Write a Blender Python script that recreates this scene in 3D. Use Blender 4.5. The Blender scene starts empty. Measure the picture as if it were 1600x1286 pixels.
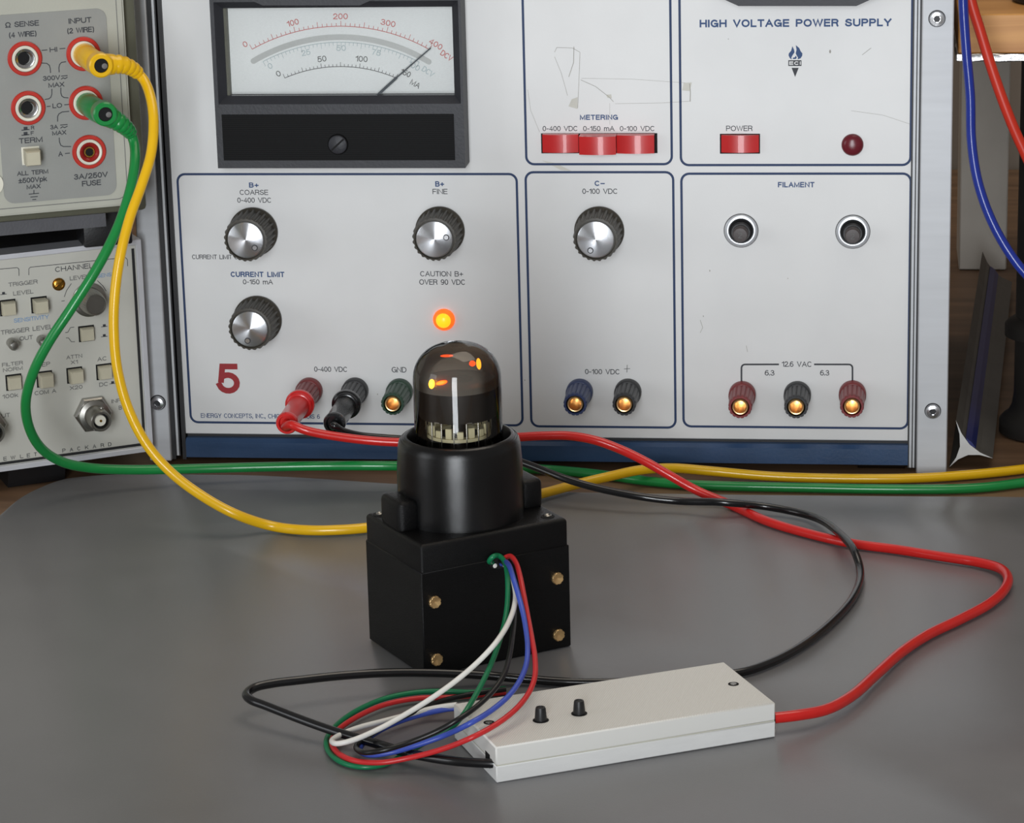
import bpy, bmesh, math, random
from mathutils import Matrix, Vector
random.seed(7)
PI = math.pi
sc = bpy.context.scene
COL = sc.collection

# ---------------------------------------------------------------- camera
FPX, CW, CH = 4660.21, 1600, 1286
CAM = Vector((0.0, -1.3, 0.39717))
def _rot(yaw, pitch, roll):
    cy, sy = math.cos(yaw), math.sin(yaw); cp, sp = math.cos(pitch), math.sin(pitch); cr, sr = math.cos(roll), math.sin(roll)
    B = Matrix(((1,0,0),(0,0,-1),(0,1,0)))
    Rz = Matrix(((cy,-sy,0),(sy,cy,0),(0,0,1)))
    Rx = Matrix(((1,0,0),(0,cp,sp),(0,-sp,cp)))
    Rr = Matrix(((cr,-sr,0),(sr,cr,0),(0,0,1)))
    return Rz @ Rx @ B @ Rr
CR = _rot(*[math.radians(a) for a in (7.22359198, 15.78731189, -1.44419907)])
cam = bpy.data.cameras.new('camera')
cam.sensor_fit = 'HORIZONTAL'; cam.sensor_width = 36.0; cam.lens = FPX/CW*36.0
cam.clip_start = 0.05; cam.clip_end = 50
co = bpy.data.objects.new('camera', cam); COL.objects.link(co)
co.matrix_world = Matrix.Translation(CAM) @ CR.to_4x4()
sc.camera = co

# ---------------------------------------------------------------- world, lamps, exposure
w = bpy.data.worlds.new('room_light'); sc.world = w; w.use_nodes = True
bg = w.node_tree.nodes['Background']; bg.inputs[0].default_value = (1.0, 0.97, 0.93, 1); bg.inputs[1].default_value = 0.23
def area(name, loc, target, sx, sy, power, col):
    l = bpy.data.lights.new(name, 'AREA'); l.shape = 'RECTANGLE'; l.size = sx; l.size_y = sy; l.energy = power; l.color = col
    o = bpy.data.objects.new(name, l); COL.objects.link(o)
    o.location = loc
    o.rotation_euler = (Vector(target)-Vector(loc)).to_track_quat('-Z', 'Y').to_euler()
    return o
area('window_daylight', (-0.10, -3.0, 0.30), (-0.12, -0.1, 0.20), 0.62, 1.9, 64, (0.92, 0.96, 1.0))
area('side_fill', (-2.3, -1.5, 0.55), (-0.15, -0.15, 0.1), 0.9, 1.1, 8, (0.92, 0.96, 1.0))  # added fill to brighten the left sides, not a known window
area('bench_lamp', (0.10, 0.05, 1.45), (-0.1, -0.2, 0.0), 1.0, 0.8, 7, (1.0, 0.90, 0.77))
sc.view_settings.view_transform = 'Standard'; sc.view_settings.look = 'None'
sc.view_settings.gamma = 1; sc.view_settings.use_curve_mapping = False
sc.view_settings.exposure = 0.0

# ---------------------------------------------------------------- pixel -> world helpers (used to place things on their real planes)
def ray(px, py):
    return CR @ Vector((px-CW/2, CH/2-py, -FPX))
def TZ(px, py, z):
    d = ray(px, py); return CAM + d*((z-CAM.z)/d.z)
def PY(px, py, y=0.0):
    d = ray(px, py); return CAM + d*((y-CAM.y)/d.y)
ZB = 0.004                                       # top of the grey board
def TB(px, py, h=0.0): return TZ(px, py, ZB+h)   # point h above the board

class Face:
    """a vertical front face: local x along it, y up, z out of it"""
    def __init__(s, O, deg):
        t = math.radians(deg); s.O = Vector(O)
        s.e = Vector((math.cos(t), math.sin(t), 0)); s.n = Vector((math.sin(t), -math.cos(t), 0)); s.up = Vector((0,0,1))
        m = Matrix((s.e, s.up, s.n)).transposed().to_4x4(); m.translation = s.O; s.M = m
    def hit(s, px, py, w=0.0):
        d = ray(px, py); O = s.O + s.n*w
        X = CAM + d*((O-CAM).dot(s.n)/d.dot(s.n)) - s.O
        return X.dot(s.e), X.dot(s.up)
    def at(s, u, v, w=0.0): return s.M @ Matrix.Translation((u, v, w))
    def px(s, px, py, w=0.0):
        u, v = s.hit(px, py, w); return s.at(u, v, w)

# ---------------------------------------------------------------- materials
MATS = {}
def srgb(r, g, b):
    f = lambda c: (c/255/12.92) if c/255 <= .04045 else ((c/255+.055)/1.055)**2.4
    return (f(r), f(g), f(b), 1)
def mat(name, rgb, rough=.5, metal=0.0, vary=.06, scale=60, bump=0.0, bscale=400, stretch=None, spec=.5, emit=None, estr=0, aniso=None, trans=0, ior=1.45, coat=0, rvary=0.0):
    m = bpy.data.materials.new(name); m.use_nodes = True; nt = m.node_tree; N = nt.nodes; L = nt.links
    p = N['Principled BSDF']; c = srgb(*rgb)
    tc = N.new('ShaderNodeTexCoord'); mp = N.new('ShaderNodeMapping'); L.new(tc.outputs['Object'], mp.inputs[0])
    if stretch: mp.inputs['Scale'].default_value = stretch
    nz = N.new('ShaderNodeTexNoise'); nz.inputs['Scale'].default_value = scale; nz.inputs['Detail'].default_value = 6
    L.new(mp.outputs[0], nz.inputs['Vector'])
    rp = N.new('ShaderNodeValToRGB')
    rp.color_ramp.elements[0].position = .3; rp.color_ramp.elements[1].position = .7
    rp.color_ramp.elements[0].color = tuple(x*(1-vary) for x in c[:3])+(1,); rp.color_ramp.elements[1].color = tuple(min(1, x*(1+vary)) for x in c[:3])+(1,)
    L.new(nz.outputs['Fac'], rp.inputs[0]); L.new(rp.outputs[0], p.inputs['Base Color'])
    p.inputs['Roughness'].default_value = rough; p.inputs['Metallic'].default_value = metal
    p.inputs['Specular IOR Level'].default_value = spec; p.inputs['IOR'].default_value = ior
    p.inputs['Transmission Weight'].default_value = trans; p.inputs['Coat Weight'].default_value = coat
    if bump:
        n2 = N.new('ShaderNodeTexNoise'); n2.inputs['Scale'].default_value = bscale; n2.inputs['Detail'].default_value = 3
        L.new(mp.outputs[0], n2.inputs['Vector'])
        b = N.new('ShaderNodeBump'); b.inputs['Strength'].default_value = bump; b.inputs['Distance'].default_value = .0006
        L.new(n2.outputs['Fac'], b.inputs['Height']); L.new(b.outputs[0], p.inputs['Normal'])
    if rvary:
        mr = N.new('ShaderNodeMapRange'); mr.inputs[3].default_value = rough-rvary; mr.inputs[4].default_value = rough+rvary
        L.new(nz.outputs['Fac'], mr.inputs[0]); L.new(mr.outputs[0], p.inputs['Roughness'])
    if emit:
        p.inputs['Emission Color'].default_value = srgb(*emit); p.inputs['Emission Strength'].default_value = estr
    if aniso:
        p.inputs['Anisotropic'].default_value = .9; p.inputs['Anisotropic Rotation'].default_value = .25
        tg = N.new('ShaderNodeTangent'); tg.direction_type = 'RADIAL'; tg.axis = aniso; L.new(tg.outputs[0], p.inputs['Tangent'])
    MATS[name] = m; return m
mat('panel_white', (219,219,218), .42, .0, .03, 30, .03, 900, (1,1,1))
mat('aluminium', (192,194,197), .5, .12, .04, 20, .05, 600, (1,1,12))
mat('dark_groove', (38,38,40), .5)
mat('print_blue', (44,74,120), .6, vary=.03)
mat('print_navy', (32,54,92), .6, vary=.03)
mat('print_black', (52,54,60), .6, vary=.03)
mat('print_grey', (105,105,104), .7, vary=.05)
mat('print_red', (150,34,40), .55, vary=.05)
mat('print_pink', (208,110,105), .6, vary=.05)
mat('print_teal', (188,202,204), .6, vary=.05)
mat('print_lightblue', (110,150,195), .6, vary=.05)
mat('residue', (203,201,192), .7, vary=.1)
mat('ring_metal', (205,208,212), .3, .5, .03, 60)
mat('scuff', (160,157,150), .7, vary=.1)
mat('blue_paint', (44,70,104), .38, 0, .08, 80, .12, 700)
mat('black_plastic', (26,26,28), .42, 0, .1, 80, .1, 900)
mat('bezel_black', (44,45,50), .5, 0, .1, 120, .15, 900)
mat('ribbed_black', (7,7,8), .6, 0, .1, 100, spec=.2)
mat('meter_white', (240,243,241), .55, 0, .02, 40)
mat('mirror_band', (186,188,185), .5, .15, .05, 50)
mat('needle_black', (40,52,60), .4)
mat('knob_olive', (62,58,50), .45, 0, .15, 90, .1, 800)
mat('spun_aluminium', (214,216,220), .26, 1, .03, 60, aniso='Y')
mat('chrome', (200,200,202), .2, 1, .04, 60)
mat('steel', (160,158,152), .32, 1, .08, 120, .05, 500)
mat('brass', (246,206,146), .3, .85, .08, 200)
mat('gold_brass', (196,150,70), .25, 1, .12, 150)
mat('post_red', (122,34,36), .38, 0, .1, 150)
mat('post_black', (34,35,38), .4, 0, .1, 150)
mat('post_green', (28,62,44), .38, 0, .1, 150)
mat('post_blue', (44,58,98), .38, 0, .1, 150)
mat('plug_red', (208,34,34), .28, 0, .04, 100, coat=.3)
mat('plug_black', (20,21,23), .25, 0, .05, 100, coat=.3)
mat('button_red', (190,26,28), .3, 0, .05, 120, coat=.3)
mat('lens_dark_red', (104,30,40), .25, 0, .05, 150)
mat('lens_amber', (255,120,40), .3, 0, .03, 100, emit=(255,88,20), estr=1.0)
mat('lens_core', (255,190,40), .3, 0, .03, 100, emit=(255,165,20), estr=1.25)
mat('fuse_brown', (58,48,46), .4)
mat('dark_void', (6,6,7), .8)
mat('board_grey', (116,116,118), .30, 0, .05, 35, .06, 2600, rvary=.04, spec=.65)
mat('housing_black', (9,9,10), .38, 0, .1, 120, .35, 1500, (1,1,4), spec=.3)
mat('housing_layer', (9,9,10), .24, 0, .1, 120, .10, 1400, (1,1,8), spec=.55)
mat('white_print', (226,226,224), .5, 0, .03, 70, .12, 800, (1,1,6))
mat('cream', (196,194,180), .5, 0, .05, 90)
mat('button_cream', (192,186,164), .45, 0, .05, 150)
mat('meter_bezel', (178,178,166), .5, 0, .04, 60, .06, 1200)
mat('meter_inset', (146,147,143), .55, 0, .04, 60, .05, 1200)
mat('olive_case', (92,92,78), .5, 0, .08, 60, .1, 900)
mat('counter_panel', (196,195,186), .5, 0, .03, 50)
mat('counter_rim', (204,205,210), .4, .1, .04, 60)
mat('counter_cover', (50,50,54), .6, 0, .08, 80, .2, 900)
mat('cover_grey', (84,84,88), .6, 0, .08, 80, .2, 900)
mat('jack_red', (186,44,32), .4, 0, .05, 150)
mat('fuse_jack_red', (150,30,28), .3, 0, .05, 150)
mat('ivory', (222,219,204), .45, 0, .03, 120)
mat('yellow_vinyl', (232,182,16), .3, 0, .03, 100, coat=.25)
mat('green_vinyl', (22,132,62), .3, 0, .04, 100, coat=.25)
mat('red_vinyl', (206,32,28), .3, 0, .04, 100, coat=.3)
mat('black_vinyl', (16,16,18), .25, 0, .06, 100, coat=.3)
mat('blue_vinyl', (24,46,140), .28, 0, .04, 100, coat=.3)
mat('dark_red_vinyl', (190,44,24), .4, 0, .04, 100)
mat('wire_green', (20,118,76), .35, 0, .04, 200)
mat('wire_red', (200,44,46), .35, 0, .04, 200)
mat('wire_blue', (62,84,178), .35, 0, .04, 200)
mat('wire_white', (228,226,220), .35, 0, .03, 200)
mat('wire_black', (20,20,21), .35, 0, .05, 200)
mat('plate_grey', (46,40,36), .45, .3, .15, 150, .05, 400)
mat('ceramic', (206,196,158), .5, 0, .05, 400)
mat('lead_metal', (190,186,178), .25, 1, .08, 400)
mat('filament_glow', (255,110,40), .5, emit=(255,70,12), estr=5.0)
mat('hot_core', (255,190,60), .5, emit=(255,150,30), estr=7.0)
mat('ruler_grey', (88,86,82), .5, 0, .1, 60, .06, 800)
mat('ruler_end', (206,206,204), .4, .2, .06, 150)
mat('ruler_blue', (30,40,104), .4)
mat('stand_black', (40,38,36), .42, .2, .12, 90)
mat('foil', (205,205,205), .3, .8, .15, 300, .6, 250)
mat('upright_grey', (208,203,194), .7, 0, .05, 40, .1, 500)
mat('wall_paint', (140,130,120), .85, 0, .04, 8, .1, 200)
mat('floor_grey', (110,104,98), .7, 0, .08, 6)
def wood(name, a, b, sc_, axis):
    m = bpy.data.materials.new(name); m.use_nodes = True; nt = m.node_tree; N = nt.nodes; L = nt.links; p = N['Principled BSDF']
    tc = N.new('ShaderNodeTexCoord'); mp = N.new('ShaderNodeMapping'); mp.inputs['Scale'].default_value = axis; L.new(tc.outputs['Object'], mp.inputs[0])
    nz = N.new('ShaderNodeTexNoise'); nz.inputs['Scale'].default_value = sc_; nz.inputs['Detail'].default_value = 8; nz.inputs['Distortion'].default_value = .6; L.new(mp.outputs[0], nz.inputs['Vector'])
    rp = N.new('ShaderNodeValToRGB'); rp.color_ramp.elements[0].position = .35; rp.color_ramp.elements[1].position = .65
    rp.color_ramp.elements[0].color = srgb(*a); rp.color_ramp.elements[1].color = srgb(*b)
    L.new(nz.outputs['Fac'], rp.inputs[0]); L.new(rp.outputs[0], p.inputs['Base Color']); p.inputs['Roughness'].default_value = .5
    MATS[name] = m
wood('pine', (172,112,52), (214,156,88), 30, (.15, 1, 3))
wood('desk_wood', (104,79,58), (134,104,78), 30, (.2, 2, 1))
def layered_lid():
    m = bpy.data.materials.new('white_lid'); m.use_nodes = True; nt = m.node_tree; N = nt.nodes; L = nt.links; p = N['Principled BSDF']
    p.inputs['Base Color'].default_value = srgb(226, 225, 220); p.inputs['Roughness'].default_value = .45
    tc = N.new('ShaderNodeTexCoord'); mp = N.new('ShaderNodeMapping'); mp.inputs['Rotation'].default_value = (0, 0, math.radians(38)); L.new(tc.outputs['Object'], mp.inputs[0])
    wv = N.new('ShaderNodeTexWave'); wv.inputs['Scale'].default_value = 420; wv.inputs['Distortion'].default_value = .6; L.new(mp.outputs[0], wv.inputs['Vector'])
    b = N.new('ShaderNodeBump'); b.inputs['Strength'].default_value = .3; b.inputs['Distance'].default_value = .0003
    ge = N.new('ShaderNodeNewGeometry'); sx = N.new('ShaderNodeSeparateXYZ'); L.new(ge.outputs['Normal'], sx.inputs[0])
    gt = N.new('ShaderNodeMath'); gt.operation = 'GREATER_THAN'; gt.inputs[1].default_value = .7; L.new(sx.outputs[2], gt.inputs[0])
    mu = N.new('ShaderNodeMath'); mu.operation = 'MULTIPLY'; L.new(wv.outputs['Fac'], mu.inputs[0]); L.new(gt.outputs[0], mu.inputs[1])
    L.new(mu.outputs[0], b.inputs['Height']); L.new(b.outputs[0], p.inputs['Normal']); MATS['white_lid'] = m
layered_lid()
def glass(name, tint, film=None):
    m = bpy.data.materials.new(name); m.use_nodes = True; nt = m.node_tree; N = nt.nodes; L = nt.links
    out = N['Material Output']; N.remove(N['Principled BSDF'])
    fr = N.new('ShaderNodeFresnel'); fr.inputs[0].default_value = 1.5
    tr = N.new('ShaderNodeBsdfTransparent'); gl = N.new('ShaderNodeBsdfGlossy'); gl.inputs['Roughness'].default_value = .03
    mx = N.new('ShaderNodeMixShader')
    nz = N.new('ShaderNodeTexNoise'); nz.inputs['Scale'].default_value = 90
    rp = N.new('ShaderNodeValToRGB')
    t = srgb(*tint); rp.color_ramp.elements[0].color = tuple(x*.92 for x in t[:3])+(1,); rp.color_ramp.elements[1].color = t
    L.new(nz.outputs['Fac'], rp.inputs[0]); L.new(rp.outputs[0], tr.inputs[0])
    if film is not None:
        gl.inputs['Color'].default_value = srgb(150,142,132); gl.inputs['Roughness'].default_value = .16
        ad = N.new('ShaderNodeMath'); ad.operation = 'MAXIMUM'; ad.inputs[1].default_value = film
        L.new(fr.outputs[0], ad.inputs[0]); L.new(ad.outputs[0], mx.inputs[0])
    else:
        L.new(fr.outputs[0], mx.inputs[0])
    L.new(tr.outputs[0], mx.inputs[1]); L.new(gl.outputs[0], mx.inputs[2]); L.new(mx.outputs[0], out.inputs[0])
    if film is not None:
        df = N.new('ShaderNodeBsdfDiffuse'); df.inputs[0].default_value = srgb(146,138,128)
        m2 = N.new('ShaderNodeMixShader'); m2.inputs[0].default_value = .42
        L.new(mx.outputs[0], m2.inputs[1]); L.new(df.outputs[0], m2.inputs[2]); L.new(m2.outputs[0], out.inputs[0])
    MATS[name] = m
glass('clear_glass', (246,246,244)); glass('smoky_film', (214,206,196), .05)
glass('meter_glass', (255,255,255))

# ---------------------------------------------------------------- mesh helpers
ID = Matrix.Identity(4)
def new(): return bmesh.new()
def obj(name, bm, m, parent=None, smooth=True, label=None, base=None, angle=40, kind=None):
    bmesh.ops.remove_doubles(bm, verts=bm.verts, dist=1e-7)
    bmesh.ops.recalc_face_normals(bm, faces=bm.faces)
    me = bpy.data.meshes.new(name); bm.to_mesh(me); bm.free()
    o = bpy.data.objects.new(name, me); COL.objects.link(o); me.materials.append(MATS[m])
    if parent is not None:
        root = parent
        while root.parent: root = root.parent
        me.transform(INV[root.name]); o.parent = parent
    elif base is not None:
        me.transform(Matrix.Translation(-Vector(base))); o.location = base
        INV[o.name] = Matrix.Translation(-Vector(base))
    else: INV[o.name] = ID.copy()
    if smooth:
        for p in me.polygons: p.use_smooth = True
        me.set_sharp_from_angle(angle=math.radians(angle))
    if label: o['label'] = label
    if kind: o['kind'] = kind
    return o
INV = {}
def thing(name, label, cat, loc, rotz=0.0, group=None):
    o = bpy.data.objects.new(name, None); COL.objects.link(o); o.location = loc; o.rotation_euler = (0,0,rotz)
    o.empty_display_size = .01
    INV[o.name] = (Matrix.Translation(Vector(loc)) @ Matrix.Rotation(rotz, 4, 'Z')).inverted()
    o['label'] = label; o['category'] = cat
    if group: o['group'] = group
    return o
def tag(o, label, cat, group=None):
    o['label'] = label; o['category'] = cat
    if group: o['group'] = group
    return o

def box(bm, x0, x1, y0, y1, z0, z1, M=ID, bev=0.0, seg=2):
    r = bmesh.ops.create_cube(bm, size=1.0); vs = r['verts']
    T = Matrix.Translation(((x0+x1)/2, (y0+y1)/2, (z0+z1)/2)) @ Matrix.Diagonal((x1-x0, y1-y0, z1-z0, 1))
    bmesh.ops.transform(bm, matrix=T, verts=vs)
    if bev:
        es = list({e for v in vs for e in v.link_edges})
        r2 = bmesh.ops.bevel(bm, geom=es, offset=bev, segments=seg, affect='EDGES', profile=.5)
        vs = list({v for f in r2['faces'] for v in f.verts} | {v for v in vs if v.is_valid})
        seen = set(vs); st = list(vs)
        while st:
            v = st.pop()
            for e in v.link_edges:
                ov = e.other_vert(v)
                if ov not in seen: seen.add(ov); st.append(ov)
        vs = list(seen)
    bmesh.ops.transform(bm, matrix=M, verts=vs)
def lathe(bm, prof, M=ID, n=32, cap0=True, cap1=True, mod=None):
    """prof: (radius, height[, depth of flutes]); axis local z"""
    rings = []
    for p in prof:
        r, h = p[0], p[1]; fl = p[2] if len(p) > 2 else 0
        ring = []
        for i in range(n):
            a = 2*PI*i/n
            rr = r - (fl*mod(i) if (fl and mod) else 0)
            ring.append(bm.verts.new(M @ Vector((rr*math.cos(a), rr*math.sin(a), h))))
        rings.append(ring)
    for A, B in zip(rings, rings[1:]):
        for i in range(n): bm.faces.new((A[i], A[(i+1)%n], B[(i+1)%n], B[i]))
    if cap0: bm.faces.new(rings[0][::-1])
    if cap1: bm.faces.new(rings[-1])
def prism(bm, pts, z0, z1, M=ID):
    a = [bm.verts.new(M @ Vector((x, y, z0))) for x, y in pts]; b = [bm.verts.new(M @ Vector((x, y, z1))) for x, y in pts]
    n = len(pts)
    for i in range(n): bm.faces.new((a[i], a[(i+1)%n], b[(i+1)%n], b[i]))
    bm.faces.new(a[::-1]); bm.faces.new(b)
def flat(bm, pts, w, M=ID):
    bm.faces.new([bm.verts.new(M @ Vector((x, y, w))) for x, y in pts])
def rrect(x0, x1, y0, y1, r, n=6):
    out = []
    for cx, cy, a0 in ((x1-r, y0+r, -90), (x1-r, y1-r, 0), (x0+r, y1-r, 90), (x0+r, y0+r, 180)):
        for k in range(n+1):
            a = math.radians(a0+90*k/n); out.append((cx+r*math.cos(a), cy+r*math.sin(a)))
    return out
def ribbon(bm, pts, width, w, M=ID, closed=False):
    n = len(pts); L_, R_ = [], []
    for i in range(n):
        p = Vector(pts[i])
        a = Vector(pts[(i-1)%n] if (closed or i > 0) else pts[i]); b = Vector(pts[(i+1)%n] if (closed or i < n-1) else pts[i])
        d1 = (p-a); d2 = (b-p)
        if d1.length < 1e-9: d1 = d2
        if d2.length < 1e-9: d2 = d1
        d1 = d1.normalized(); d2 = d2.normalized(); d = d1+d2
        d = d.normalized() if d.length > 1e-6 else d1
        nn = Vector((-d.y, d.x))*(width/2/max(.55, d.dot(d1)))
        L_.append(bm.verts.new(M @ Vector((p.x+nn.x, p.y+nn.y, w)))); R_.append(bm.verts.new(M @ Vector((p.x-nn.x, p.y-nn.y, w))))
    for i in range(n if closed else n-1):
        j = (i+1)%n; bm.faces.new((L_[i], R_[i], R_[j], L_[j]))
def smooth_path(P, per=6):
    P = [Vector(p) for p in P]; out = []
    n = len(P)
    for i in range(n-1):
        p0 = P[i-1] if i > 0 else P[0]*2-P[1]; p1, p2 = P[i], P[i+1]; p3 = P[i+2] if i+2 < n else P[-1]*2-P[-2]
        # centripetal Catmull-Rom
        t0 = 0; t1 = t0+max(1e-6, (p1-p0).length**.5); t2 = t1+max(1e-6, (p2-p1).length**.5); t3 = t2+max(1e-6, (p3-p2).length**.5)
        for k in range(per):
            t = t1+(t2-t1)*k/per
            A1 = p0*((t1-t)/(t1-t0))+p1*((t-t0)/(t1-t0)); A2 = p1*((t2-t)/(t2-t1))+p2*((t-t1)/(t2-t1)); A3 = p2*((t3-t)/(t3-t2))+p3*((t-t2)/(t3-t2))
            B1 = A1*((t2-t)/(t2-t0))+A2*((t-t0)/(t2-t0)); B2 = A2*((t3-t)/(t3-t1))+A3*((t-t1)/(t3-t1))
            out.append(B1*((t2-t)/(t2-t1))+B2*((t-t1)/(t2-t1)))
    out.append(P[-1]); return out
def tube(bm, pts, r, n=10):
    """r a number or a list along pts"""
    m = len(pts); rs = r if isinstance(r, (list, tuple)) else [r]*m
    T = [(pts[min(i+1, m-1)]-pts[max(i-1, 0)]).normalized() for i in range(m)]
    up = Vector((0,0,1)) if abs(T[0].z) < .9 else Vector((1,0,0))
    N = (up-T[0]*up.dot(T[0])).normalized(); rings = []
    for i in range(m):
        N = (N-T[i]*N.dot(T[i])).normalized(); B = T[i].cross(N)
        rings.append([bm.verts.new(pts[i]+(N*math.cos(2*PI*k/n)+B*math.sin(2*PI*k/n))*rs[i]) for k in range(n)])
    for A, C in zip(rings, rings[1:]):
        for k in range(n): bm.faces.new((A[k], A[(k+1)%n], C[(k+1)%n], C[k]))
    bm.faces.new(rings[0][::-1]); bm.faces.new(rings[-1])
# a plain grotesque stroke alphabet: width, strokes in the unit box (arcs as ('a', cx, cy, rx, ry, from, to))
def A_(cx, cy, rx, ry, a0, a1, n=9): return [(cx+rx*math.cos(math.radians(a0+(a1-a0)*k/n)), cy+ry*math.sin(math.radians(a0+(a1-a0)*k/n))) for k in range(n+1)]
O_ = [A_(.5,.5,.5,.5,90,450,24)]
GL_ = {
'A': (.72, [[(0,0),(.5,1),(1,0)], [(.19,.36),(.81,.36)]]),
'B': (.62, [[(0,0),(0,1)], [(0,1),(.6,1)]+A_(.6,.765,.32,.235,90,-90)+[(0,.53)], [(.6,.53)]+A_(.62,.265,.38,.265,90,-90)+[(0,0)]]),
'C': (.68, [A_(.52,.5,.52,.5,48,312,18)]),
'D': (.66, [[(0,0),(0,1),(.4,1)]+A_(.45,.5,.55,.5,90,-90,14)+[(.4,0),(0,0)]]),
'E': (.56, [[(1,1),(0,1),(0,0),(1,0)], [(0,.53),(.92,.53)]]),
'F': (.52, [[(1,1),(0,1),(0,0)], [(0,.51),(.88,.51)]]),
'G': (.72, [A_(.5,.5,.5,.5,48,350,18)+[(1,.0)], [(.55,.46),(1,.46),(1,.3)]]),
'H': (.66, [[(0,0),(0,1)], [(1,0),(1,1)], [(0,.52),(1,.52)]]),
'I': (.02, [[(.5,0),(.5,1)]]),
'K': (.64, [[(0,0),(0,1)], [(1,1),(.02,.36)], [(.36,.58),(1,0)]]),
'L': (.50, [[(0,1),(0,0),(1,0)]]),
'M': (.80, [[(0,0),(0,1),(.5,.06),(1,1),(1,0)]]),
'N': (.66, [[(0,0),(0,1),(1,0),(1,1)]]),
'O': (.76, O_),
'P': (.60, [[(0,0),(0,1)], [(0,1),(.6,1)]+A_(.62,.74,.38,.26,90,-90)+[(0,.48)]]),
'R': (.64, [[(0,0),(0,1)], [(0,1),(.6,1)]+A_(.62,.755,.35,.245,90,-90)+[(0,.51)], [(.55,.51),(.80,.44),(.88,.3),(.92,.06),(.98,0)]]),
'S': (.62, [A_(.5,.745,.45,.255,25,180,8)+[(.08,.66),(.5,.52),(.9,.4)]+A_(.5,.265,.5,.265,10,-180,10)]),
'T': (.60, [[(0,1),(1,1)], [(.5,1),(.5,0)]]),
'U': (.66, [[(0,1),(0,.36)]+A_(.5,.33,.5,.33,180,360,12)+[(1,1)]]),
'V': (.68, [[(0,1),(.5,0),(1,1)]]),
'W': (1.0, [[(0,1),(.26,0),(.5,1),(.74,0),(1,1)]]),
'X': (.66, [[(0,0),(1,1)], [(0,1),(1,0)]]),
'Y': (.68, [[(0,1),(.5,.44),(1,1)], [(.5,.44),(.5,0)]]),
'0': (.52, O_), '1': (.28, [[(0,.76),(.6,.83),(.9,.95)], [(1,1),(1,0)]]),
'2': (.52, [A_(.5,.7,.46,.3,170,-30,10)+[(.6,.38),(.1,.12),(0,0),(1,0)]]),
'3': (.52, [A_(.48,.755,.42,.245,160,-90,10), [(.38,.51)]+A_(.48,.26,.52,.26,90,-165,12)]),
'4': (.54, [[(.75,0),(.75,1),(0,.28),(1,.28)]]),
'5': (.52, [[(.92,1),(.18,1),(.07,.44)], A_(.47,.325,.53,.325,126,-165,14)]),
'6': (.52, [A_(.5,.31,.5,.31,0,360,16), A_(.58,.45,.58,.55,60,185,9)]),
'7': (.50, [[(0,1),(1,1),(.55,.5),(.35,0)]]),
'8': (.52, [A_(.5,.75,.42,.25,0,360,14), A_(.5,.255,.5,.255,0,360,14)]),
'9': (.52, [A_(.5,.69,.5,.31,0,360,16), A_(.42,.55,.58,.55,-120,5,9)]),
'm': (.78, [[(0,0),(0,.7)], [(0,.45)]+A_(.25,.48,.25,.22,180,0)+[(.5,0)], [(.5,.45)]+A_(.75,.48,.25,.22,180,0)+[(1,0)]]),
'p': (.50, [[(0,-.28),(0,.7)], A_(.5,.35,.5,.35,0,360,14)]), 'k': (.46, [[(0,0),(0,1)], [(.9,.7),(.02,.24)], [(.35,.42),(1,0)]]),
'Ω': (.74, [[(0,0),(.34,0)]+A_(.5,.58,.48,.42,240,-60,16)+[(.66,0),(1,0)]]),
'+': (.54, [[(0,.42),(1,.42)], [(.5,.12),(.5,.74)]]), '-': (.30, [[(0,.42),(1,.42)]]), '−': (.56, [[(0,.44),(1,.44)]]), '±': (.54, [[(0,.56),(1,.56)], [(.5,.28),(.5,.9)], [(0,.06),(1,.06)]]),
'(': (.18, [A_(1.1,.42,1.1,.64,115,245,8)]), ')': (.18, [A_(-.1,.42,1.1,.64,65,-65,8)]), '/': (.30, [[(0,-.05),(1,1.05)]]),
'.': (.02, [[(.5,-.02),(.5,.12)]]), ',': (.06, [[(.5,.10),(.3,-.18)]]),
}
def text(bm, s, u0, u1, v0, v1, w, M, bold=0.0, sp=1.0, rot=0.0):
    """bold = stroke thickness as a share of the cap height"""
    H_ = v1-v0; sw = H_*(bold or .135); gap = (.20+(.10 if bold > .17 else 0))*sp
    tot = 0; n = len(s)
    for i, ch in enumerate(s): tot += (.34 if ch == ' ' else GL_[ch][0]) + (gap if i < n-1 else 0)
    k = (u1-u0-sw)/max(tot, .05) if n > 1 or s not in '1I' else H_
    cx, cy = (u0+u1)/2, (v0+v1)/2; ca, sa = math.cos(rot), math.sin(rot); x = -tot*k/2; w0 = w
    for i, ch in enumerate(s):
        if ch == ' ': x += (.34+gap)*k; continue
        gw, st = GL_[ch]
        for li, line in enumerate(st):
            w = w0+li*5e-6
            q = []
            for px_, py_ in line:
                a = x+px_*gw*k; b = -H_/2+sw/2+py_*(H_-sw); q.append((cx+a*ca-b*sa, cy+a*sa+b*ca))
            # square off the stroke ends that sit on the base or cap line
            if len(q) > 2 and (Vector(q[0])-Vector(q[-1])).length < sw*.05: ribbon(bm, q[:-1], sw, w, M, True)
            else:
                e0 = (Vector(q[0])-Vector(q[1])).normalized()*sw*.45; e1 = (Vector(q[-1])-Vector(q[-2])).normalized()*sw*.45
                q[0] = tuple(Vector(q[0])+e0); q[-1] = tuple(Vector(q[-1])+e1); ribbon(bm, q, sw, w, M)
        x += (gw+gap)*k
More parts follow.
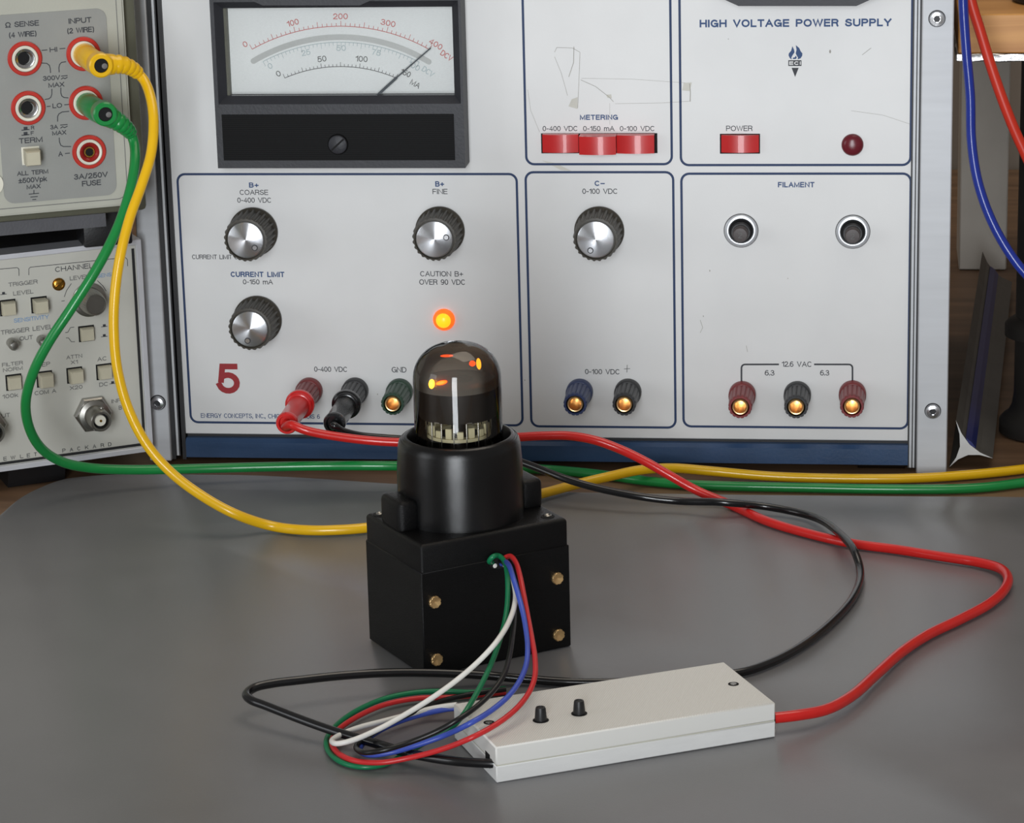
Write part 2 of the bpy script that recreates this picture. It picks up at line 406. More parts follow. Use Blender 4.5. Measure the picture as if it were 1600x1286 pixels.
def ptext(bm, face, s, x0, x1, y0, y1, bold=0.0, w=0.00012, sp=1.0, tilt=None):
    """lettering filling the pixel box x0..x1, y0..y1 of the photograph, on a face"""
    ym = (y0+y1)/2; xm = (x0+x1)/2
    c = face.hit(xm, ym, w); k = abs(face.hit(xm+10, ym, w)[0]-c[0])/10; kv = abs(face.hit(xm, ym+10, w)[1]-c[1])/10
    W, H = (x1-x0)*k, (y1-y0)*kv
    text(bm, s, c[0]-W/2, c[0]+W/2, c[1]-H/2, c[1]+H/2, w, face.M, bold, sp, tilt or 0.0)
def pline(bm, face, pts, wpx, w=0.00012, closed=False):
    q = [face.hit(x, y, w) for x, y in pts]
    k = abs(face.hit(pts[0][0]+10, pts[0][1], w)[0]-q[0][0])/10
    ribbon(bm, q, wpx*k, w, face.M, closed)
def along(p, q):
    """matrix with local z from p to q"""
    d = (Vector(q)-Vector(p)); m = d.to_track_quat('Z', 'Y').to_matrix().to_4x4(); m.translation = Vector(p); return m
# ================================================================ setting
def structure(name, bm, m):
    o = obj(name, bm, m, smooth=False); o['kind'] = 'structure'; return o
bm = new(); box(bm, -1.6, 1.6, -1.0, 1.2, -0.78, -0.75); structure('floor', bm, 'floor_grey')
bm = new(); box(bm, -1.6, 1.6, 0.72, 0.76, -0.75, 1.3); structure('wall_back', bm, 'wall_paint')

# ---- desk
D = thing('desk', 'brown wooden desk under all the instruments and the grey board', 'desk', (0, 0.05, -0.75))
bm = new(); box(bm, -1.0, 0.9, -0.62, 0.70, -0.028, 0.0, bev=.002); obj('desktop', bm, 'desk_wood', D)
for x in (-0.94, 0.84):
    for y in (-0.56, 0.64):
        bm = new(); box(bm, x-.03, x+.03, y-.03, y+.03, -0.75, -0.028, bev=.003); obj('leg', bm, 'desk_wood', D)

# ---- grey board the device stands on
far = [(-0.3803,-0.0917), (-0.3783,-0.0683), (-0.3738,-0.0528), (-0.3658,-0.0387), (-0.352,-0.0325), (-0.338,-0.0302), (-0.3055,-0.0294), (-0.2789,-0.0297), (-0.250,-0.0335), (-0.2214,-0.0387), (-0.180,-0.0448),
       (-0.1424,-0.0485), (-0.0744,-0.0497), (0.0092,-0.0490), (0.0643,-0.0480), (0.2,-0.056), (0.26,-0.075), (0.283,-0.12), (0.285,-0.20), (0.285,-0.5), (0.25,-0.55), (0.1,-0.56), (-0.2,-0.56), (-0.34,-0.55), (-0.382,-0.50), (-0.384,-0.3), (-0.383,-0.16)]
sp = smooth_path([Vector((x, y, 0)) for x, y in far+far[:1]], 4)[:-1]
bm = new()
outl = [(p.x, p.y) for p in sp]
a = [bm.verts.new((x, y, 0.0002)) for x, y in outl]; b = [bm.verts.new((x, y, ZB-.0006)) for x, y in outl]
cxx, cyy = -0.05, -0.3
ins = lambda x, y: (x+(cxx-x)*.002, y+(cyy-y)*.002)
c = [bm.verts.new((*ins(x, y), ZB)) for x, y in outl]
n_ = len(outl)
for i in range(n_):
    j = (i+1) % n_; bm.faces.new((a[i], a[j], b[j], b[i])); bm.faces.new((b[i], b[j], c[j], c[i]))
bm.faces.new(a[::-1]); bm.faces.new(c)
board = obj('work_board', bm, 'board_grey', base=(-0.05, -0.3, 0.0))
tag(board, 'large smooth grey board with rounded corner lying on the wooden desk', 'board')

# ================================================================ high voltage power supply
F = Face((0, 0, 0), 0)
PS = thing('power_supply', 'white front high voltage power supply with analog meter, in silver side frames', 'power supply', (-0.15, 0.0, 0.0))
zx = lambda y, x=800: PY(x, y).z
XL, XR = PY(268, 300).x, PY(1425, 300).x
ztop = PY(800, -60).z; zpb = PY(800, 683).z
bm = new(); box(bm, XL, XR, 0, .003, zpb, ztop, bev=.0004, seg=1); obj('front_panel', bm, 'panel_white', PS)
bm = new(); box(bm, XL+.004, XR-.002, .003, .24, PY(800,722).z+.002, ztop); obj('case', bm, 'cover_grey', PS, smooth=False)
# blue lower lip
z0, z1 = PY(800, 716).z, PY(800, 687).z
bm = new(); prism(bm, [(-.004, z0), (-.004, z1-.0016), (-.0024, z1), (.02, z1), (.02, z0)], XL+.001, XR-.0004, Matrix(((0,0,1,0),(1,0,0,0),(0,1,0,0),(0,0,0,1)))); obj('bottom_cover', bm, 'blue_paint', PS, label='blue painted bottom cover edge')
bm = new(); box(bm, XL+.001, XR, .0005, .0035, z1, zpb+.0004); obj('gap_strip', bm, 'dark_groove', PS, smooth=False)
# feet
fx0, fx1 = PY(1340,720).x, PY(1414,720).x
bm = new(); prism(bm, [(.02, 0.0005), (.02, z0), (.0, z0), (.0, PY(1380,727).z), (.004, .0005)], fx0, fx1, Matrix(((0,0,1,0),(1,0,0,0),(0,1,0,0),(0,0,0,1)))); obj('foot', bm, 'black_plastic', PS)
bm = new(); box(bm, XL+.03, XL+.055, .02, .04, .0005, z0); obj('foot', bm, 'black_plastic', PS)
# side frames with screws
def side_frame(xo, xi, sgn, zb, screws):
    lo, hi = min(xo, xi), max(xo, xi)
    bm = new(); box(bm, lo, hi, -.0035, .25, zb, ztop, bev=.0005, seg=1); fr = obj('side_frame', bm, 'aluminium', PS)
    x1_ = xi - sgn*.0034
    bm = new(); box(bm, min(xi, x1_), max(xi, x1_), -.0012, .02, zb+.002, ztop, bev=.0002, seg=1); obj('trim_strip', bm, 'aluminium', fr)
    for xa, wd in ((xi - sgn*.0004, .0009), (xi - sgn*.0019, .0005), (xi - sgn*.0036, .0007)):
        bm = new(); box(bm, xa-wd/2, xa+wd/2, -.00135, .002, zb+.002, ztop); obj('groove', bm, 'dark_groove', fr, smooth=False)
    for px_, py_ in screws:
        M = Face((0, -.0035, 0), 0).px(px_, py_)
        bm = new(); lathe(bm, [(.0037, 0), (.0037, .0002), (.0036, .0003)], M, 28); r_ = obj('screw_recess', bm, 'dark_groove', fr)
        bm = new(); lathe(bm, [(.0033, .0003), (.0033, .0014), (.0029, .0021), (.0016, .0023), (.0016, .0009)], M, 28); obj('screw', bm, 'chrome', fr, label='shiny socket head screw')
        bm = new(); lathe(bm, [(.0016, .0010), (.0016, .0011)], M, 6); obj('hex_socket', bm, 'dark_groove', fr)
side_frame(PY(1486, 300).x, PY(1437, 300).x, 1, PY(1460, 737).z, [(1464, 29), (1457.5, 642)])
side_frame(PY(212, 300).x, PY(247, 300).x, -1, PY(260, 717).z, [(247, 629)])
# left inner grooves (wider dark slots beside the panel)
for xa, wd in ((PY(250,300).x, .0016), (PY(266.5,300).x, .0018)):
    bm = new(); box(bm, xa-wd/2, xa+wd/2, -.0016, .003, PY(285,716).z, ztop); obj('groove', bm, 'dark_groove', PS, smooth=False)
# printed section frames
def frame_print(x0, x1, yt, yb, cxp, closed_top=True):
    za = PY(cxp, yb).z; zb_ = PY(cxp, yt).z
    bm = new(); ribbon(bm, rrect(x0, x1, za, zb_, .0035), .00105, .00012, F.M, True); obj('section_line', bm, 'print_navy', PS, smooth=False, label='dark blue printed section outline')
u = lambda k: k*1.3
frame_print(u(-.2421), u(-.1231), 272, 662, 545); frame_print(u(-.1200), u(-.0693), 269, 667, 940); frame_print(u(-.0665), u(.0111), 271.3, 667.8, 1245)
frame_print(u(-.1196), u(-.0697), -45, 256.5, 935); frame_print(u(-.0666), u(.0109), -45, 257.8, 1243)
# lettering
def legend(m, items, bold=0.0, name='lettering', par=None, face=None):
    for it in items:
        bm = new(); ptext(bm, face or F, *it[:5], bold=bold); obj(name, bm, m, par or PS, smooth=False)
def lines(name, m, par, face, items, w=.00012):
    for q, wd in items:
        bm = new(); pline(bm, face, q, wd, w); obj(name, bm, m, par, smooth=False)
legend('print_blue', [('B+',389,404,285.2,293.2),('CURRENT LIMIT',360.3,444.3,424.6,433),('B+',680,694,283.2,291.7),('C−',929,945,282.4,290.6),('FILAMENT',1215.5,1272.6,284.4,292.8),
    ('METERING',906,965.5,179.3,187.3)], .20)
legend('print_blue', [('HIGH VOLTAGE POWER SUPPLY',1092.5,1392.5,29.8,42)], .215)
legend('print_black', [('COARSE',374.4,419,296.6,304.6),('0-400 VDC',370.7,424,308.8,316.8),('CURRENT LIMIT SET',300,382,398,405),('0-150 mA',379.4,426.2,436.6,444.4),('0-400 VDC',490.8,542.6,573,581),
    ('FINE',675.8,699.2,295.2,303.4),('CAUTION B+',656.4,723.6,423.8,432),('OVER 90 VDC',655,727,436.6,445),('GND',612,635,573.5,582),('0-100 VDC',909.8,965,294.7,303),('0-100 VDC',914,968.4,576.8,584.8),
    ('12.6 VAC',1221.4,1268.4,564.8,573.2),('6.3',1195,1210,578.4,586.8),('6.3',1281.4,1295.7,578.4,586.8),('POWER',1134.5,1175.8,196.4,204.8),('0-400 VDC',847.8,902.6,196.9,204.8),('0-150 mA',911,960,196.9,204.8),('0-100 VDC',968.4,1023,196.9,204.8)], .13)
legend('print_blue', [('ENERGY CONCEPTS, INC., CHICAGO, ILLINOIS 6',313.5,499.5,646.6,653.6)], .13)
legend('print_red', [('5',339,374.4,568.3,615.2)], .19, name='number_sticker')
lines('pencil_mark', 'print_grey', PS, F, [([(975,576.5),(984.5,576)], .9), ([(980,570),(979.5,582)], .9)])
# 12.6 VAC bracket
def arc_px(cx, cy, r, a0, a1, n=5): return [(cx+r*math.cos(math.radians(a0+(a1-a0)*k/n)), cy-r*math.sin(math.radians(a0+(a1-a0)*k/n))) for k in range(n+1)]
lines('bracket_line', 'print_black', PS, F, [([(1158.5,598)]+arc_px(1164,575,5.5,180,90)+[(1217,569.4)], 2.6), ([(1332,598)]+arc_px(1326.5,575,5.5,0,90)+[(1272,569.4)], 2.6)])
# torch emblem with ECI
def fpoly(bm, pts): flat(bm, [F.hit(x, y) for x, y in pts], .00012, F.M)
bm = new()
T0 = lambda x, y: (1210+x/6.127, 50+y/6.127)
fpoly(bm, [T0(x, y) for x, y in ((133,270),(259,270),(259,325),(133,325))])
fpoly(bm, [T0(165,343), T0(232,343), T0(198,430)]); obj('emblem_torch', bm, 'print_black', PS, smooth=False)
bm = new()
fpoly(bm, [T0(*p) for p in ((172,135),(188,170),(192,195),(172,225),(162,245),(165,262),(148,250),(136,225),(138,205),(160,180))])
fpoly(bm, [T0(*p) for p in ((205,125),(238,155),(252,185),(268,205),(266,228),(250,252),(222,262),(226,245),(214,225),(204,205),(212,170))])
fpoly(bm, [T0(*p) for p in ((205,225),(214,245),(205,258),(176,258),(178,246),(196,242))])
obj('emblem_flame', bm, 'print_blue', PS, smooth=False)
bm = new(); ptext(bm, F, 'ECI', *T0(142,0)[:1], *T0(252,0)[:1], T0(0,281)[1], T0(0,315)[1], bold=.24, w=.00018); obj('emblem_lettering', bm, 'panel_white', PS, smooth=False)
# scuffs and tape residue on the panel
Z6 = lambda x, y: (800+x/4.2875, y/4.2875)
for pl, wd in ((((415,312),(412,420),(380,515)), .9), (((285,350),(300,318),(405,322),(455,350)), .6), (((285,380),(330,490),(372,640)), .5), (((455,350),(450,500),(440,725)), .6),
               (((460,535),(560,580),(650,650),(680,682)), .7), (((465,525),(800,530),(1160,555)), .35), (((690,695),(1000,690),(1190,678)), .4), (((1190,560),(1195,620),(1193,680)), 1.2), (((105,600),(125,740),(185,885)), .4), (((655,690),(655,835)), .35)):
    lines('scuff_mark', 'scuff', PS, F, [([Z6(*p) for p in pl], wd)])
for pl in ((((400,665),(440,650),(438,730),(378,712))), ((200,1075),(290,1092),(400,1145),(330,1140)), ((1150,555),(1205,552),(1190,610),(1140,605)), ((630,635),(665,632),(668,658),(640,655))):
    bm = new(); flat(bm, [F.hit(*Z6(*p)) for p in pl], .00010, F.M); obj('scuff_mark', bm, 'residue', PS, smooth=False)
for px_, py_, s in ((1297,80.5,2.2),(1138,61,.8),(820,594,1),(558,622,1),(590,616,1),(1109,423,1.2),(1099,494,1),(1231,435,.8)):
    bm = new(); flat(bm, [F.hit(px_+s*math.cos(k)*.7, py_+s*math.sin(k)*1.4) for k in (0,1.05,2.1,3.14,4.2,5.2)], .00011, F.M); obj('scuff_mark', bm, 'scuff', PS, smooth=False)
for pl, wd in ((((1347,86),(1361,75)), .7), (((1330,173),(1380,180),(1422,194)), .4), (((1094,500),(1098,512),(1094,520)), .6), (((1166,540),(1168,550)), .6)): lines('scuff_mark', 'scuff', PS, F, [(pl, wd)])

# knobs
def knob(px_, py_, dot):
    M = F.px(px_, py_)
    bm = new(); nf = 96
    lathe(bm, [(.0112, .0002), (.0112, .0016), (.0107, .0022), (.0106, .003, .0009), (.0102, .0168, .0009), (.0098, .0180, .0004), (.0094, .0180), (.0088, .0181), (.0086, .0171)], M, nf, mod=lambda i: 1.0 if i % 4 in (0, 1) else 0.0)
    k = obj('knob', bm, 'knob_olive', PS, angle=30)
    bm = new(); lathe(bm, [(.0081, .0170), (.0081, .0182), (.0078, .0184)], M, 48); obj('knob_cap', bm, 'spun_aluminium', k, label='spun aluminium knob cap')
    Md = M @ Matrix.Translation((dot[0]*.00029, -dot[1]*.00029, 0))
    bm = new(); lathe(bm, [(.0014, .01845), (.0014, .0186)], Md, 20); obj('pointer_ring', bm, 'dark_groove', k)
    bm = new(); lathe(bm, [(.0010, .0186), (.0010, .01875)], Md, 20); obj('pointer_dot', bm, 'chrome', k)
knob(396.5, 361.5, (14, 12)); knob(403, 499, (-4.3, 18.4)); knob(687.8, 360.3, (18.4, -3.3)); knob(936.5, 360.5, (-8.2, 16.8))

# binding posts
def post(px_, py_, m, open_=True):
    M = F.px(px_, py_); bm = new()
    lathe(bm, [(.0061, .0002), (.0061, .0045), (.0057, .0052), (.0054, .0053)], M, 40); c_ = obj('binding_post', bm, m, PS)
    bm = new(); lathe(bm, [(.0050, .0053), (.0056, .0056), (.0056, .0066, .0005), (.0053, .0195, .0005), (.0053, .0216, .0004), (.0050, .0222, .0003), (.0041, .0222), (.0040, .0070)], M, 64, mod=lambda i: 1.0 if i % 4 == 0 else 0.0, cap1=True); obj('post_cap', bm, m, c_, angle=30)
    if open_:
        bm = new(); lathe(bm, [(.0036, .0072), (.0036, .0218), (.0033, .0222), (.0029, .0221), (.0027, .0215), (.0026, .0085)], M, 32, cap0=False); obj('brass_socket', bm, 'brass', c_, label='brass banana socket')
post(1160, 615.5, 'post_red'); post(1246, 615.5, 'post_black'); post(1332, 614.5, 'post_red')
post(906, 611.5, 'post_blue'); post(981.5, 611.5, 'post_black'); post(625, 611, 'post_green')
post(484, 609.5, 'post_red'); post(555.5, 609.5, 'post_black')

# push buttons
def cutout(x0, x1, y0, y1, name='button_recess'):
    u0, v0 = F.hit(x0, y1); u1, v1 = F.hit(x1, y0); bm = new()
    box(bm, u0, u1, v0, v1, -.001, .0002, F.M); return obj(name, bm, 'dark_void', PS, smooth=False)
def pbutton(x0, x1, y0, y1, w_):
    uu0, vv0 = F.hit(x0, y1, w_); uu1, vv1 = F.hit(x1, y0, w_); bm = new()
    # slightly convex front: box with arched prism face
    n = 10; pts = [(uu0, 0.0003)] + [(uu0+(uu1-uu0)*k/n, w_-.0011+.0011*math.sin(PI*k/n)) for k in range(n+1)] + [(uu1, 0.0003)]
    prism(bm, pts, vv0, vv1, F.M @ Matrix(((1,0,0,0),(0,0,1,0),(0,1,0,0),(0,0,0,1))))
    bmesh.ops.bevel(bm, geom=[e for e in bm.edges if e.calc_length() > .004 and len(e.link_faces) == 2 and e.calc_face_angle(0) > 1.2], offset=.0004, segments=2, affect='EDGES')
    obj('push_button', bm, 'button_red', PS, angle=35)
cutout(846, 1027, 208, 239.5); cutout(1125, 1187.5, 209, 240)
pbutton(847.5, 903, 211, 239, .004); pbutton(904.5, 961.5, 214, 242.5, .0085); pbutton(963.5, 1021.5, 212, 240.5, .0055); pbutton(1127, 1185.5, 212, 239, .003)

# pilot lights
M = F.px(1332, 226)
bm = new(); lathe(bm, [(.0048, .0), (.0048, .001), (.0042, .0019), (.0028, .0026), (.0012, .0029)], M, 36); obj('pilot_lamp', bm, 'lens_dark_red', PS, label='unlit dark red pilot lamp')
M = F.px(694, 499)
bm = new(); lathe(bm, [(.0050, .0), (.0050, .0012), (.0044, .0021), (.0034, .0026)], M, 36, cap1=False); pl_ = obj('pilot_lamp', bm, 'lens_amber', PS, label='lit amber warning lamp')
bm = new(); lathe(bm, [(.0034, .0026), (.0030, .0036), (.0018, .0043), (.0006, .0045)], M, 32); obj('glowing_core', bm, 'lens_core', pl_)

# fuse holders
for px_, py_ in ((1158, 360.2), (1332.5, 362)):
    M = F.px(px_, py_)
    bm = new(); lathe(bm, [(.0074, 0), (.0074, .0008), (.0070, .0012), (.0057, .0011), (.0053, .0002)], M, 44, cap0=False, cap1=False); fh = obj('fuse_holder', bm, 'ring_metal', PS, angle=60)
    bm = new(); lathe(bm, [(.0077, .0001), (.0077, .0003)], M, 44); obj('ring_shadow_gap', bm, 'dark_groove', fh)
    bm = new(); lathe(bm, [(.0053, .0003), (.0053, .0005)], M, 36); obj('fuse_well', bm, 'dark_void', fh)
    bm = new(); lathe(bm, [(.0045, .0005), (.0045, .0040), (.0041, .0044), (.0038, .0044)], M, 32); obj('fuse_collar', bm, 'black_plastic', fh)
    bm = new(); lathe(bm, [(.0034, .004), (.0034, .0088), (.0030, .0093), (.001, .0094)], M, 32); obj('fuse_cap', bm, 'fuse_brown', fh, label='brown fuse cap')
    bm = new(); text(bm, '2', -.0009, .0009, -.0014, .0014, .0096, M); obj('fuse_mark', bm, 'print_grey', fh, smooth=False)

# ---- analog panel meter
WM = .014
fm = Face((0, -WM, 0), 0)
H = lambda x, y: fm.hit(x, y)
ol = [H(326,-60), H(338.5,263), H(725,263), H(720,-60)]
x0, x1 = (ol[0][0]+ol[1][0])/2, (ol[2][0]+ol[3][0])/2; zb = ol[1][1]; zt_ = H(520,-40)[1]
wz0, wz1 = H(530,151.5)[1], H(530,13.5)[1]; wx0, wx1 = (H(344,14)[0]+H(353,151)[0])/2, (H(705,14)[0]+H(708,151)[0])/2
bm = new()
# moulded front: ring around the window plus lower field
def ringbox(bm, ox0, ox1, oz0, oz1, ix0, ix1, iz0, iz1, w0, w1, ch, M):
    O_ = [(ox0,oz0),(ox1,oz0),(ox1,oz1),(ox0,oz1)]; I_ = [(ix0,iz0),(ix1,iz0),(ix1,iz1),(ix0,iz1)]
    J_ = [(ix0-ch,iz0-ch),(ix1+ch,iz0-ch),(ix1+ch,iz1+ch),(ix0-ch,iz1+ch)]
    V = lambda L_, w_: [bm.verts.new(M @ Vector((x, y, w_))) for x, y in L_]
    o0, o1, j1, i1, i0 = V(O_, w0), V(O_, w1), V(J_, w1), V(I_, w1-ch*1.2), V(I_, w0)
    for A, B in ((o0,o1),(o1,j1),(j1,i1),(i1,i0)):
        for k in range(4): bm.faces.new((A[k], A[(k+1)%4], B[(k+1)%4], B[k]))
ringbox(bm, x0, x1, zb, zt_, wx0, wx1, wz0, wz1, .0001, WM, .0032, F.M)
MT = obj('panel_meter', bm, 'bezel_black', PS, smooth=False, label='black framed analog panel meter')
a0, b0 = H(350,250.5); a1, b1 = H(709,178)
bm = new(); box(bm, a0, a1, b0, b1, WM-.0005, WM+.0004, F.M)
nr = 22
for k in range(nr):
    zc = b0+(b1-b0)*(k+.5)/nr; box(bm, a0+.0004, a1-.0004, zc-.0003, zc+.0003, WM+.0004, WM+.0006, F.M)
obj('lower_cover', bm, 'ribbed_black', MT, smooth=False)
M = fm.px(528.5, 225)
bm = new(); lathe(bm, [(.0046,.0004),(.0046,.0009),(.0043,.0013)], M, 32); obj('zero_screw_ring', bm, 'ribbed_black', MT)
bm = new(); lathe(bm, [(.0041,.0010),(.0041,.0018),(.0037,.0021)], M, 32); obj('zero_screw', bm, 'bezel_black', MT)
bm = new(); box(bm, -.0038, .0038, -.0004, .0004, .0020, .00215, M @ Matrix.Rotation(math.radians(42), 4, 'Z')); obj('screw_slot', bm, 'dark_void', MT, smooth=False)
WS = .0055
fs = Face((0, -WS, 0), 0)
bm = new(); box(bm, wx0-.0005, wx1+.0005, wz0-.001, wz1+.001, .0003, WS, F.M); obj('scale_plate', bm, 'meter_white', MT, smooth=False)
bm = new(); box(bm, wx0+.0001, wx1-.0001, wz0+.0001, wz1-.0001, WM-.0046, WM-.0040, F.M); obj('meter_window', bm, 'meter_glass', MT, smooth=False)
bm = new(); box(bm, wx0, wx0+.0012, wz0, wz1, WS, WM-.0048, F.M); obj('window_gasket', bm, 'olive_case', MT, smooth=False)
def arc(cx, cy, R, xa, xb, n=40):
    return [(xa+(xb-xa)*k/n, cy-math.sqrt(R*R-(xa+(xb-xa)*k/n-cx)**2)) for k in range(n+1)]
cx_, cy_ = 532, 324
def scale(m, R, xa, xb, ticks, tin, tout, big, labels, wd, lw=1.0, tsz=9):
    bm = new(); pline(bm, fs, arc(cx_, cy_, R, xa, xb), lw, w=.0001)
    ta, tb = math.asin((xa-cx_)/R), math.asin((xb-cx_)/R)
    for k in range(ticks+1):
        t = ta+(tb-ta)*k/ticks; e = 1.7 if k % big == 0 else 1.0
        pline(bm, fs, [(cx_+(R-tin*e)*math.sin(t), cy_-(R-tin*e)*math.cos(t)), (cx_+(R+tout*e)*math.sin(t), cy_-(R+tout*e)*math.cos(t))], .8, w=.0001)
    for s, x, y, ww, rot in labels:
        u_, v_ = fs.hit(x, y); k_ = .000286; text(bm, s, u_-ww*k_/2, u_+ww*k_/2, v_-tsz*k_/2, v_+tsz*k_/2, .0001, fs.M, .0, 1.0, math.radians(rot))
    obj('meter_scale', bm, m, MT, smooth=False)
scale('print_pink', 283, 394, 671, 40, 0, 5, 5, [('0',383,69,7,25),('100',457.5,35.5,19,14),('200',532,25.5,23,0),('300',606.5,36,23,-12),('400',681,69,22,-32),('DCV',698,87,20,-35)], 1)
scale('print_teal', 258, 411, 655, 40, 5, 0, 5, [('0',422,103,7,25),('25',478,82,14,10),('50',533,75,15,0),('75',588,82,14,-12),('100',647,103,19,-30),('DCV',669,112,20,-35)], 1)
scale('print_grey', 220, 445, 619, 30, 0, 4, 5, [('0',435,115,7,25),('50',503,92,14,8),('100',565,92,19,-4),('150',634,114,16,-25),('MA',649,131,16,-30)], 1)
bm = new(); R_ = 266; pa = arc(cx_, cy_, R_, 396, 670, 40)
ribbon(bm, [fs.hit(x, y) for x, y in pa], .0025, .00008, fs.M)
for (ex, ey) in (pa[0], pa[-1]):
    uu, vv = fs.hit(ex, ey); flat(bm, [(uu+.00125*math.cos(k*PI/8), vv+.00125*math.sin(k*PI/8)) for k in range(16)], .00006, fs.M)
obj('mirror_band', bm, 'mirror_band', MT, smooth=False, label='curved silver parallax mirror')
fn = Face((0, -.0078, 0), 0)
bm = new()
for p, q, wd in (((583,155), (620,121), .0006), ((620,121), (673,75), .0003)):
    a_, b_ = fn.hit(*p), fn.hit(*q); d_ = (Vector(b_)-Vector(a_)); L_ = d_.length
    box(bm, 0, L_, -wd, wd, 0, .0003, fn.at(a_[0], a_[1], 0) @ Matrix.Rotation(math.atan2(d_.y, d_.x), 4, 'Z'))
obj('needle', bm, 'needle_black', MT, smooth=False)

# black moulded grips overlapping the top edge of the picture
def grip(xa, xb, yb, w_, chx):
    ff = Face((0, -w_, 0), 0); p = [ff.hit(xa, -30), ff.hit(xa, yb-chx*.45), ff.hit(xa+chx, yb), ff.hit(xb-chx, yb), ff.hit(xb, yb-chx*.45), ff.hit(xb, -30)]
    bm = new(); prism(bm, p, .0001 if w_ < .012 else WM-.001, w_, F.M); obj('grip', bm, 'bezel_black', PS, smooth=False, label='black moulded grip')
grip(372, 600, 8.5, .018, 38); grip(1112, 1380, 9.5, .010, 42)

# ================================================================ bench instruments on the left
L = Face(TZ(238, 703, .010), 30)
def L_uv(x, y): return L.hit(x, y)
lv1 = L.hit(212, 374)[1]; LW = .235
FC = thing('frequency_counter', 'grey bench counter with square cream keys, bottom of the left stack', 'counter', (L.O.x, L.O.y, 0.0), math.radians(30))
bm = new(); box(bm, -LW, -.0010, .001, lv1-.001, -.20, -.001, L.M, bev=.0008, seg=1); obj('case', bm, 'counter_cover', FC)
bm = new(); box(bm, -LW+.002, -.0022, .0022, lv1-.0022, -.004, .0, L.M); obj('front_panel', bm, 'counter_panel', FC, smooth=False)
bm = new(); ringbox(bm, -LW, 0, 0, lv1, -LW+.0024, -.0024, .0024, lv1-.0024, -.012, .0016, .0004, L.M); obj('front_rim', bm, 'counter_rim', FC, smooth=False)
for q in ([(-.0036,.003),(-.0036,lv1-.004)], [(-LW,.0034),(-.003,.0034)]):
    bm = new(); ribbon(bm, q, .0013, .0002, L.M); obj('groove', bm, 'dark_groove', FC, smooth=False)
for xa, xb in ((14, 104), (-300, -200)):
    ua, ub = L.hit(xa, 740)[0], L.hit(xb, 740)[0]
    bm = new(); prism(bm, [(.0, .0008), (-.004, -.0095), (-.022, -.0095), (-.022, .0008)], ua, ub, L.M @ Matrix(((0,0,1,0),(0,1,0,0),(1,0,0,0),(0,0,0,1)))); obj('foot', bm, 'black_plastic', FC)
def lg(m, items, face, par, bold=.0):
    for s_, xc, yc, ww, hh in items:
        bm = new(); ptext(bm, face, s_, xc-ww/2, xc+ww/2, yc-hh/2, yc+hh/2, bold=bold, w=.00012); obj('lettering', bm, m, par, smooth=False)
lg('print_black', [('CHANNEL',116,418,60,8)], L, FC, .13)
lg('print_grey', [('LEVEL',124,433.5,30,6.5),('TRIGGER',36,442.5,46,6.5),('LEVEL',36.5,457,32,6.5),('TRIGGER LEVEL',42,515,82,7),('OUT',41,528,21,6.5),('FILTER',19.5,568.5,33,6),('NORM',20,576.8,31,6),('100k',16,618.5,25,6.5),
    ('SEP',68.5,569.5,20,6.5),('COM A',71,612.5,34,6.5),('ATTN',116,557.3,25,6),('X1',116,565.8,11,6),('X20',119,605.5,20,6),('AC',159.5,560.7,15,6.5),('DC',162,600.5,14,6.5),('INPUT',188,625.5,28,6),('B',188,637,5,6.5),
    ('INPUT',1,650,30,6.5),('A',1.5,662,5,6.5)], L, FC, .15)
lg('print_black', [(s, x, y, 5.2 if s != 'W' else 7.5, 6) for s, x, y in (('H',-5,718.5),('E',8,716.7),('W',16.8+3.5,715),('L',34,713),('E',44.5,711.5),('T',55.5,710),('T',67.5,708.4),
    ('P',100,704),('A',111.5,702.4),('C',123.2,700.8),('K',135.5,699),('A',147.5,697.4),('R',160,695.8),('D',171.5,694.2))], L, FC, .0)
lg('print_lightblue', [('SENSITIVITY',49,498,55,6.5),('SENS',163,430,22,6)], L, FC)
lines('printed_line', 'print_black', FC, L, [([(45,430),(45,420),(47.5,417.6),(196,402.5),(199,405.6),(199.5,416)], .9), ([(-40,424),(27,418.2),(29.5,420.5),(29.8,431)], .9), ([(111.5,443),(104,454),(100.5,464)], .9), ([(152,438.5),(161,447),(166,455)], .9), ([(96,470.5),(101,470)], .8),
    ([(102,519.8),(106,519.2),(110,512),(116,511)], .9), ([(103,528),(107,528),(111.5,534),(117,534)], .9)])
for cx2, cy2 in ((5.5,460.5),(163,511),(163,526.5),(176,600)):
    lines('printed_icon', 'print_black', FC, L, [([(cx2-5,cy2),(cx2+5,cy2-1.2)], .9), ([(cx2-2.2,cy2-2),(cx2+2.2,cy2-2.5)], 4)])
def key(face, par, px_, py_, half, hgt, rim=None, m='button_cream'):
    M = face.px(px_, py_)
    bm = new(); box(bm, -half*1.22, half*1.22, -half*1.22, half*1.22, 0, .00015, M); k = obj('key_recess' if not rim else 'key_surround', bm, 'dark_void' if not rim else rim, par, smooth=False)
    bm = new(); h = half; t = half*.86
    rings = [[(-h,-h),(h,-h),(h,h),(-h,h)]]*2
    vs = [[bm.verts.new(M @ Vector((x, y, z))) for x, y in ((-s,-s),(s,-s),(s,s),(-s,s))] for s, z in ((h, .0002), (h, hgt-.0012), (t, hgt))]
    for A, B in zip(vs, vs[1:]):
        for i in range(4): bm.faces.new((A[i], A[(i+1)%4], B[(i+1)%4], B[i]))
    bm.faces.new(vs[-1])
    obj('key', bm, m, par, smooth=False)
for px_, py_, hg in ((12,480.5,.0045),(61,476,.0065),(135,521,.0035),(21.5,597,.0035),(69.5,592,.0062),(116.5,586,.0058),(162.5,580.5,.004)): key(L, FC, px_, py_, .0030, hg)
M = L.px(91.3, 444)
